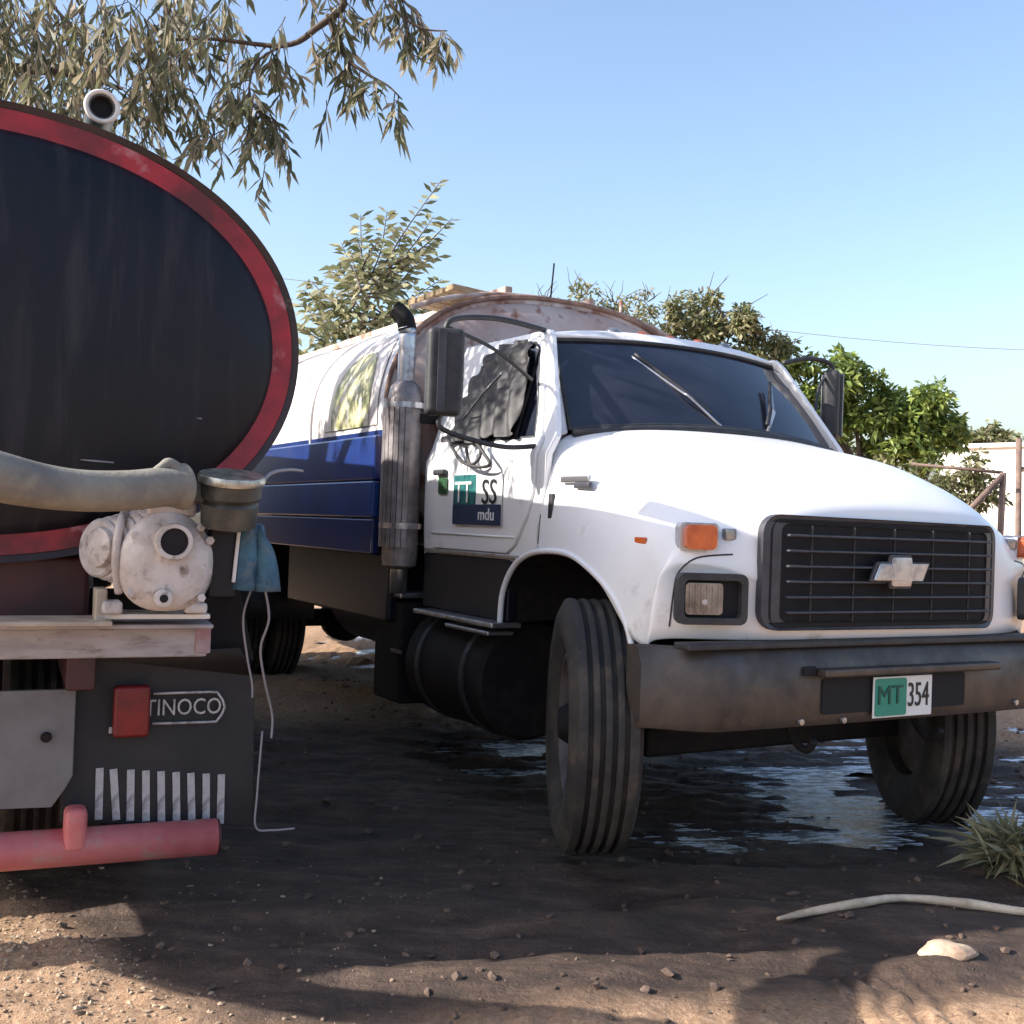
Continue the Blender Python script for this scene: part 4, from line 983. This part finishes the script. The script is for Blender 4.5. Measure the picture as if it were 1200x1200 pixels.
# low spiky plant at right
def leafquad(vs, fs, p, d, n_, L, W, droop=0.0):
    d = d.normalized(); s = d.cross(n_)
    if s.length < 1e-4: s = d.orthogonal()
    s.normalize(); k = len(vs)
    q = p + d * L * .5 + Vector((0, 0, -droop * L * .25))
    t = p + d * L + Vector((0, 0, -droop * L))
    vs += [p, q + s * W * .5, t, q - s * W * .5]; fs.append((k, k + 1, k + 2, k + 3))
def tuft(name, c, n, L, m, label, seed, up=.6, W=.02):
    rnd = random.Random(seed); vs = []; fs = []
    for k in range(n):
        a = rnd.uniform(0, 6.283); el = rnd.uniform(.1, 1.3)
        d = Vector((math.cos(a) * math.cos(el), math.sin(a) * math.cos(el), math.sin(el) * up + .1))
        p = Vector(c) + Vector((rnd.gauss(0, .05), rnd.gauss(0, .05), rnd.uniform(0, .10)))
        leafquad(vs, fs, p, d, Vector((rnd.gauss(0, 1), rnd.gauss(0, 1), rnd.gauss(0, 1))), L * rnd.uniform(.5, 1.1), W * rnd.uniform(.6, 1.3), rnd.uniform(.1, .7))
    e = empty(name, c, label, 'plant'); o = mesh('foliage', [Vector(v) - Vector(c) for v in vs], fs, m, e)
    tube('stem', [(0, 0, -.02), (.01, 0, .08), (0, .01, .15)], .008, BARK, e, 6)
    return e
tuft('weed_plant', (2.10, 4.66, gz(2.08, 4.66)), 620, .27, LEAF_E, 'dry spiky weed on the ground right of the outer front wheel', 4)

# ================================================================ TREES
def branch_mesh(bm, pts, r0, r1, seg=7):
    P = smoothpts(pts, 5); n = len(P); bm_tube(bm, P, [r0 + (r1 - r0) * i / (n - 1) for i in range(n)], seg); return P
def overhead_tree():
    rnd = random.Random(11)
    e = empty('shade_tree', (-5.2, 7.0, gz(-5.2, 7)), 'overhanging tree with long drooping leaves above the black tanker', 'tree')
    o = Vector(e.location)
    bm = bmesh.new(); tw = []
    branch_mesh(bm, [Vector(p) - o for p in ((-5.2, 7, -.1), (-5.25, 6.95, 1.5), (-5.0, 6.7, 3.0), (-4.6, 6.3, 4.2))], .22, .13, 12)
    main = [
        ([(-5.0, 6.7, 3.0), (-4.0, 6.2, 3.55), (-3.0, 5.8, 3.70), (-2.25, 5.6, 3.62), (-1.9, 5.5, 3.50)], .06, .008),
        ([(-4.6, 6.3, 4.2), (-3.4, 5.9, 4.5), (-2.2, 5.6, 4.35), (-1.3, 5.5, 4.15), (-.83, 5.5, 3.95), (-.96, 5.5, 3.79), (-1.12, 5.5, 3.71), (-1.5, 5.5, 3.745), (-1.8, 5.5, 3.72)], .035, .005),
        ([(-.90, 5.5, 3.86), (-.82, 5.48, 3.66), (-.70, 5.47, 3.56), (-.60, 5.46, 3.50), (-.53, 5.45, 3.43)], .012, .003),
        ([(-1.3, 5.5, 4.15), (-.9, 5.4, 4.12), (-.66, 5.4, 3.98), (-.54, 5.4, 3.82), (-.42, 5.4, 3.75), (-.31, 5.4, 3.74)], .014, .003),
        ([(-1.12, 5.5, 3.71), (-1.24, 5.45, 3.60), (-1.26, 5.42, 3.42), (-1.18, 5.4, 3.34), (-1.08, 5.4, 3.28)], .008, .002),
        ([(-.62, 5.45, 4.05), (-.52, 5.45, 3.9), (-.44, 5.42, 3.82)], .008, .002),
        ([(-4.6, 6.3, 4.2), (-3.8, 6.4, 5.0), (-2.6, 6.2, 5.2), (-1.6, 6.0, 4.9)], .07, .01),
        ([(-1.9, 5.6, 4.3), (-1.75, 5.5, 4.0), (-1.6, 5.45, 3.75), (-1.45, 5.4, 3.55), (-1.36, 5.4, 3.40)], .010, .002),
        ([(-2.4, 5.6, 4.35), (-2.3, 5.5, 4.0), (-2.1, 5.5, 3.75), (-1.9, 5.45, 3.5), (-1.75, 5.4, 3.36)], .012, .002),
        ([(-2.9, 5.7, 4.4), (-2.7, 5.6, 4.1), (-2.5, 5.5, 3.8), (-2.4, 5.5, 3.5)], .012, .002),
    ]
    starts = []
    for pts, r0, r1 in main:
        P = branch_mesh(bm, [Vector(p) - o for p in pts], r0, r1)
        starts.append(P)
    vs = []; fs = []
    def spray(p, n, L0):
        # a drooping twig bearing long leaves
        d = Vector((rnd.gauss(0, .5), rnd.gauss(0, .4), rnd.uniform(-1.3, -.1))).normalized()
        q = p.copy(); pts = [q.copy()]
        for k in range(n):
            d = (d + Vector((rnd.gauss(0, .15), rnd.gauss(0, .15), -.18))).normalized(); q = q + d * L0; pts.append(q.copy())
            for s_ in range(2):
                ld = (d * .5 + Vector((rnd.gauss(0, .55), rnd.gauss(0, .4), rnd.uniform(-.9, .1)))).normalized()
                leafquad(vs, fs, q, ld, Vector((rnd.gauss(0, 1), rnd.gauss(0, 1), rnd.gauss(0, .4))), rnd.uniform(.07, .135), rnd.uniform(.016, .028), rnd.uniform(0, .4))
        bm_tube(bm, pts, [.003, .0015], 4)
    dens = [30, 50, 15, 17, 18, 9, 60, 34, 42, 30]
    for P, n in zip(starts, dens):
        m_ = len(P)
        for k in range(n):
            i = int((rnd.random() ** .8) * (m_ - 1)); p = P[i].lerp(P[min(i + 1, m_ - 1)], rnd.random())
            if (p + o).x < -1.35: p = p + Vector((rnd.gauss(0, .22), rnd.gauss(0, .35), rnd.gauss(0.03, .16)))
            spray(p, rnd.randint(3, 6), .035)
    # mass of leaves filling the crown left of the frame's upper left corner
    for k in range(400):
        X = rnd.uniform(-3.4, -1.45); Y = rnd.uniform(5.0, 6.6); zt = 3.40 + .12 * math.sin(X * 3) + max(0, (-1.9 - X)) * .12
        Z = zt + abs(rnd.gauss(0, .55)) + (.12 if X < -2.2 else 0)
        spray(Vector((X, Y, Z)) - o, rnd.randint(3, 5), .04)
    frombm('trunk', bm, BARK, e, True); f = mesh('crown', vs, fs, LEAF_A, e)
overhead_tree()

def frond_tree():
    rnd = random.Random(5)
    e = empty('young_tree', (-1.9, 14, gz(-1.9, 14)), 'slender young tree with feathery fronds rising behind the blue and white tank', 'tree'); o = Vector(e.location)
    bm = bmesh.new(); vs = []; fs = []
    branch_mesh(bm, [(0, 0, -.1), (.05, 0, 1.6), (0, 0, 3.0), (.1, 0, 3.9)], .09, .03, 9)
    def frond(p0, p1, L, nl):
        P = smoothpts([p0, (Vector(p0) + Vector(p1)) / 2 + Vector((rnd.gauss(0, .06), 0, -.06)), p1], 8); bm_tube(bm, P, [.014, .004], 5)
        for k in range(nl):
            t = .2 + .8 * k / nl; i = min(int(t * (len(P) - 1)), len(P) - 2); p = P[i].lerp(P[i + 1], t * (len(P) - 1) - i); d = (P[i + 1] - P[i]).normalized()
            for sg in (-1, 1):
                ld = (d * .55 + Vector((sg * .7, rnd.gauss(0, .5), rnd.uniform(-.5, .2)))).normalized()
                leafquad(vs, fs, p, ld, Vector((rnd.gauss(0, .4), -1, rnd.gauss(0, .5))), L * rnd.uniform(.7, 1.2), .055 * rnd.uniform(.7, 1.3), rnd.uniform(0, .5))
    tips = [((.1, 0, 3.6), (1.03, 0, 4.15)), ((.3, 0, 4.3), (1.02, 0, 5.37)), ((.25, 0, 4.2), (.92, .1, 4.95)), ((.1, 0, 4.0), (.02, 0, 4.95)), ((.1, 0, 3.9), (-.22, 0, 4.6)), ((0, 0, 3.7), (-.62, .1, 4.15)),
            ((.2, 0, 3.9), (.55, 0, 4.75)), ((.3, .0, 3.9), (.85, 0, 4.5)), ((0, 0, 3.4), (-.75, 0, 3.85)), ((.2, 0, 3.5), (.95, .1, 3.8)), ((0, .1, 3.8), (-.35, .2, 4.35)), ((.1, 0, 4.1), (.35, 0, 5.0)), ((.1, 0, 3.5), (-.5, 0, 3.7)), ((.1, 0, 3.4), (.6, 0, 3.9))]
    for a, b in tips:
        frond(Vector(a), Vector(b), .20, 15)
        for q in range(2): frond(Vector(a) + Vector((rnd.gauss(0, .12), rnd.gauss(0, .3), rnd.gauss(0, .1))), Vector(b) * .93 + Vector((rnd.gauss(0, .15), rnd.gauss(0, .4), rnd.gauss(0, .15) - .0)), .16, 11)
    for k in range(480):
        p = Vector((rnd.gauss(-.05, .42), rnd.gauss(0, .3), 3.4 + rnd.gauss(0, .36)))
        leafquad(vs, fs, p, Vector((rnd.gauss(0, 1), rnd.gauss(0, 1), rnd.gauss(0, 1))), Vector((0, -1, .3)), rnd.uniform(.1, .2), .06, .3)
    frombm('trunk', bm, BARK, e, True); mesh('crown', vs, fs, LEAF_B, e)
frond_tree()

def bushy_tree(name, base, blobs, m, label, leaf=.16, n=2600, seed=1, group=None, cat='tree', trunkh=None, twigs=0):
    rnd = random.Random(seed); bx, by = base; bz = gz(bx, by); e = empty(name, (bx, by, bz), label, cat, group); o = Vector((bx, by, bz))
    bm = bmesh.new(); vs = []; fs = []; tot = sum(r ** 2 for _, _, _, r in blobs)
    top = max(z for _, _, z, _ in blobs)
    th = trunkh or max(.3, min(z - r for _, _, z, r in blobs) - bz + .2)
    branch_mesh(bm, [(0, 0, -.1), (rnd.gauss(0, .06), 0, th * .5), (0, 0, th)], .05 + .02 * top, .04 + .012 * top, 9)
    for (x, y, z, r) in blobs:
        c = Vector((x, y, z)) - o
        branch_mesh(bm, [(0, 0, th * .9), c * .5 + Vector((0, 0, th * .4 + .0)), c], .05, .012, 6)
        subs = [(c + Vector((rnd.gauss(0, 1), rnd.gauss(0, 1), rnd.gauss(0, .8))).normalized() * r * rnd.uniform(.45, .95), r * rnd.uniform(.22, .42)) for _ in range(13)]
        for k in range(int(n * r * r / tot)):
            cc, rr_ = rnd.choice(subs); v = Vector((rnd.gauss(0, 1), rnd.gauss(0, 1), rnd.gauss(0, 1))).normalized() * rr_ * rnd.uniform(.55, 1.1)
            p = cc + v; d = (v.normalized() * .5 + Vector((rnd.gauss(0, .7), rnd.gauss(0, .7), rnd.gauss(-.1, .5))))
            leafquad(vs, fs, p, d, v.normalized() + Vector((rnd.gauss(0, .5), rnd.gauss(0, .5), rnd.gauss(0, .5))), leaf * rnd.uniform(.6, 1.3), leaf * .42 * rnd.uniform(.7, 1.2), rnd.uniform(0, .4))
    if twigs:
        for (x, y, z, r) in blobs:
            c = Vector((x, y, z)) - o
            for k in range(twigs):
                d = Vector((rnd.gauss(0, .6), rnd.gauss(0, .4), rnd.uniform(.3, 1.2))).normalized(); q = c + d * r * .3
                bm_tube(bm, [q, q + d * r * .6 + Vector((rnd.gauss(0, .05), 0, 0)), q + d * r * rnd.uniform(.9, 1.4) + Vector((rnd.gauss(0, .1), 0, 0))], [.012, .004], 4)
    frombm('trunk', bm, BARK, e, True); mesh('crown', vs, fs, m, e); return e
bushy_tree('scrub_tree', (3.3, 20), [(2.6, 20, 4.7, .45), (3.3, 20, 4.8, .55), (3.9, 20, 4.55, .55), (4.5, 20.2, 4.1, .5), (3.2, 20.2, 4.0, .6), (2.2, 20, 4.3, .4), (1.6, 20, 4.4, .35)], LEAF_C, 'olive brown straggly tree showing above the white cab roof', .13, 9000, 3, twigs=3)
bushy_tree('scrub_tree', (1.0, 22), [(-.2, 22, 5.15, .3), (.6, 22, 5.3, .35), (1.3, 22, 5.45, .4), (2.0, 22, 5.3, .35), (2.6, 22, 5.35, .3), (1.1, 22, 4.5, .5)], LEAF_C, 'thin pale tree tops showing just above the tank walkway', .12, 1500, 8, twigs=6)
bushy_tree('leafy_tree', (6.2, 20), [(5.5, 20, 3.5, .62), (6.05, 20, 3.75, .5), (6.3, 20.3, 3.0, .7), (5.2, 20, 2.7, .6), (5.0, 20, 3.9, .3), (4.8, 20, 3.2, .5)], LEAF_D, 'bright green leafy tree beside the right mirror of the white truck', .17, 5200, 4)
bushy_tree('leafy_tree', (7.3, 20), [(7.0, 20, 3.15, .6), (7.5, 20, 3.2, .55), (7.3, 20, 2.6, .6), (7.8, 20.2, 2.8, .35), (6.8, 20, 2.4, .5)], LEAF_D, 'bright green tree over the hood, right of its taller twin', .17, 4600, 6)
bushy_tree('scrub_tree', (5.2, 22), [(4.9, 22, 3.7, .6), (5.6, 22, 3.2, .7), (4.5, 22, 4.1, .45), (4.2, 22, 3.2, .6), (6.4, 22, 2.6, .6)], LEAF_C, 'pale brownish thicket seen between the cab roof and the right mirror', .13, 4200, 13, twigs=6)
bushy_tree('low_bush', (6.9, 17), [(5.6, 17, 1.9, .35), (6.3, 17, 1.75, .4), (6.9, 17, 2.0, .3), (6.8, 17, 1.5, .45), (7.1, 17, 1.6, .3)], LEAF_C, 'low olive bush beyond the hood under the bright green trees', .12, 2600, 9, cat='bush', trunkh=.4)
for k, (x, y, h_, r, lb) in enumerate([(24, 60, 3.3, 1.0, 'small far tree just above the white building roof, left'), (26.5, 62, 3.5, 1.1, 'small far tree above the white building roof at the frame edge')]):
    bushy_tree('far_tree', (x + .2, y), [(x, y, h_ + 1.4, r * .8), (x + 1, y, h_ + 1.1, r)], LEAF_C, lb, .45, 900, 20 + k, 'far trees beyond the white building')
# scrub closing the horizon: a far-off mass
rnd = random.Random(31); vs = []; fs = []
for k in range(15000):
    x = rnd.uniform(-40, 60); y = rnd.uniform(44, 54); h_ = 2.2 + 1.5 * noise.noise(Vector((x * .25, y * .1, 3))) + .8 * noise.noise(Vector((x * .9, y * .3, 8)))
    if 14 < x < 24: continue
    z = rnd.random() ** .6 * max(.3, h_)
    leafquad(vs, fs, Vector((x, y, z)), Vector((rnd.gauss(0, 1), rnd.gauss(0, 1), rnd.gauss(.3, .8))), Vector((0, -1, .3)), rnd.uniform(.3, .7), .28, .2)
o = mesh('far_scrub', vs, fs, LEAF_C); o['kind'] = 'stuff'; tag(o, 'far band of olive scrub low on the horizon behind the trucks', 'scrub')

# ================================================================ BUILDING, FENCE, CABLE
bd = empty('white_building', (18.2, 33, 0), 'low white sunlit building at the far right behind the bush', 'building')
WALLW = mat('sunlit_plaster', (.74, .70, .66), .85, col2=(.62, .56, .50), nscale=1.2)
box('wall', (0, 0, 1.45), (9.5, 5, 3.3), WALLW, bd, .03); box('parapet', (0, 0, 3.14), (9.7, 5.2, .14), WALLW, bd, .02)
for x in (1.4, 3.4):
    w_ = box('window', (x, -2.505, 1.7), (1.0, .06, .9), GLASS, bd, .01); box('window_sill', (x, -2.56, 1.2), (1.2, .12, .06), WALLW, w_, .01)
fe = empty('pipe_frame', (4.0, 9.0, gz(4, 9)), 'rusty brown pipe gate frame with a diagonal brace right of the hood', 'gate frame')
PF = mat('brown_pipe', (.12, .075, .06), .7, col2=(.2, .13, .1), nscale=12)
bd.rotation_euler.z = R_(-38)
o_ = Vector(fe.location)
def fp(name, a, b, r): tube(name, [Vector(a) - o_, Vector(b) - o_], r, PF, fe, 8, 0)
fp('post', (3.85, 9, -.1), (3.93, 9, 1.72), .027); fp('post', (4.09, 9.1, -.1), (4.10, 9.1, 2.0), .025); fp('post', (5.9, 9.1, -.1), (5.9, 9.1, 1.9), .025)
fp('brace', (3.93, 9, 1.70), (3.50, 8.9, 1.30), .026); fp('brace', (3.5, 8.9, 1.3), (3.2, 8.8, -.05), .026); fp('top_rail', (3.93, 9, 1.72), (3.3, 9.3, 1.80), .013); fp('top_rail', (4.09, 9.1, 1.75), (5.9, 9.1, 1.75), .02); fp('mid_rail', (3.88, 9, .9), (5.9, 9.1, .9), .02)
tag(tube('overhead_cable', [(-10, 40, 9.6), (5, 40, 8.05), (15, 40, 7.05), (24, 40, 6.8), (34, 40, 7.2)],   .012, WIRE, None, 5), 'thin overhead cable crossing the sky above the green trees', 'cable')
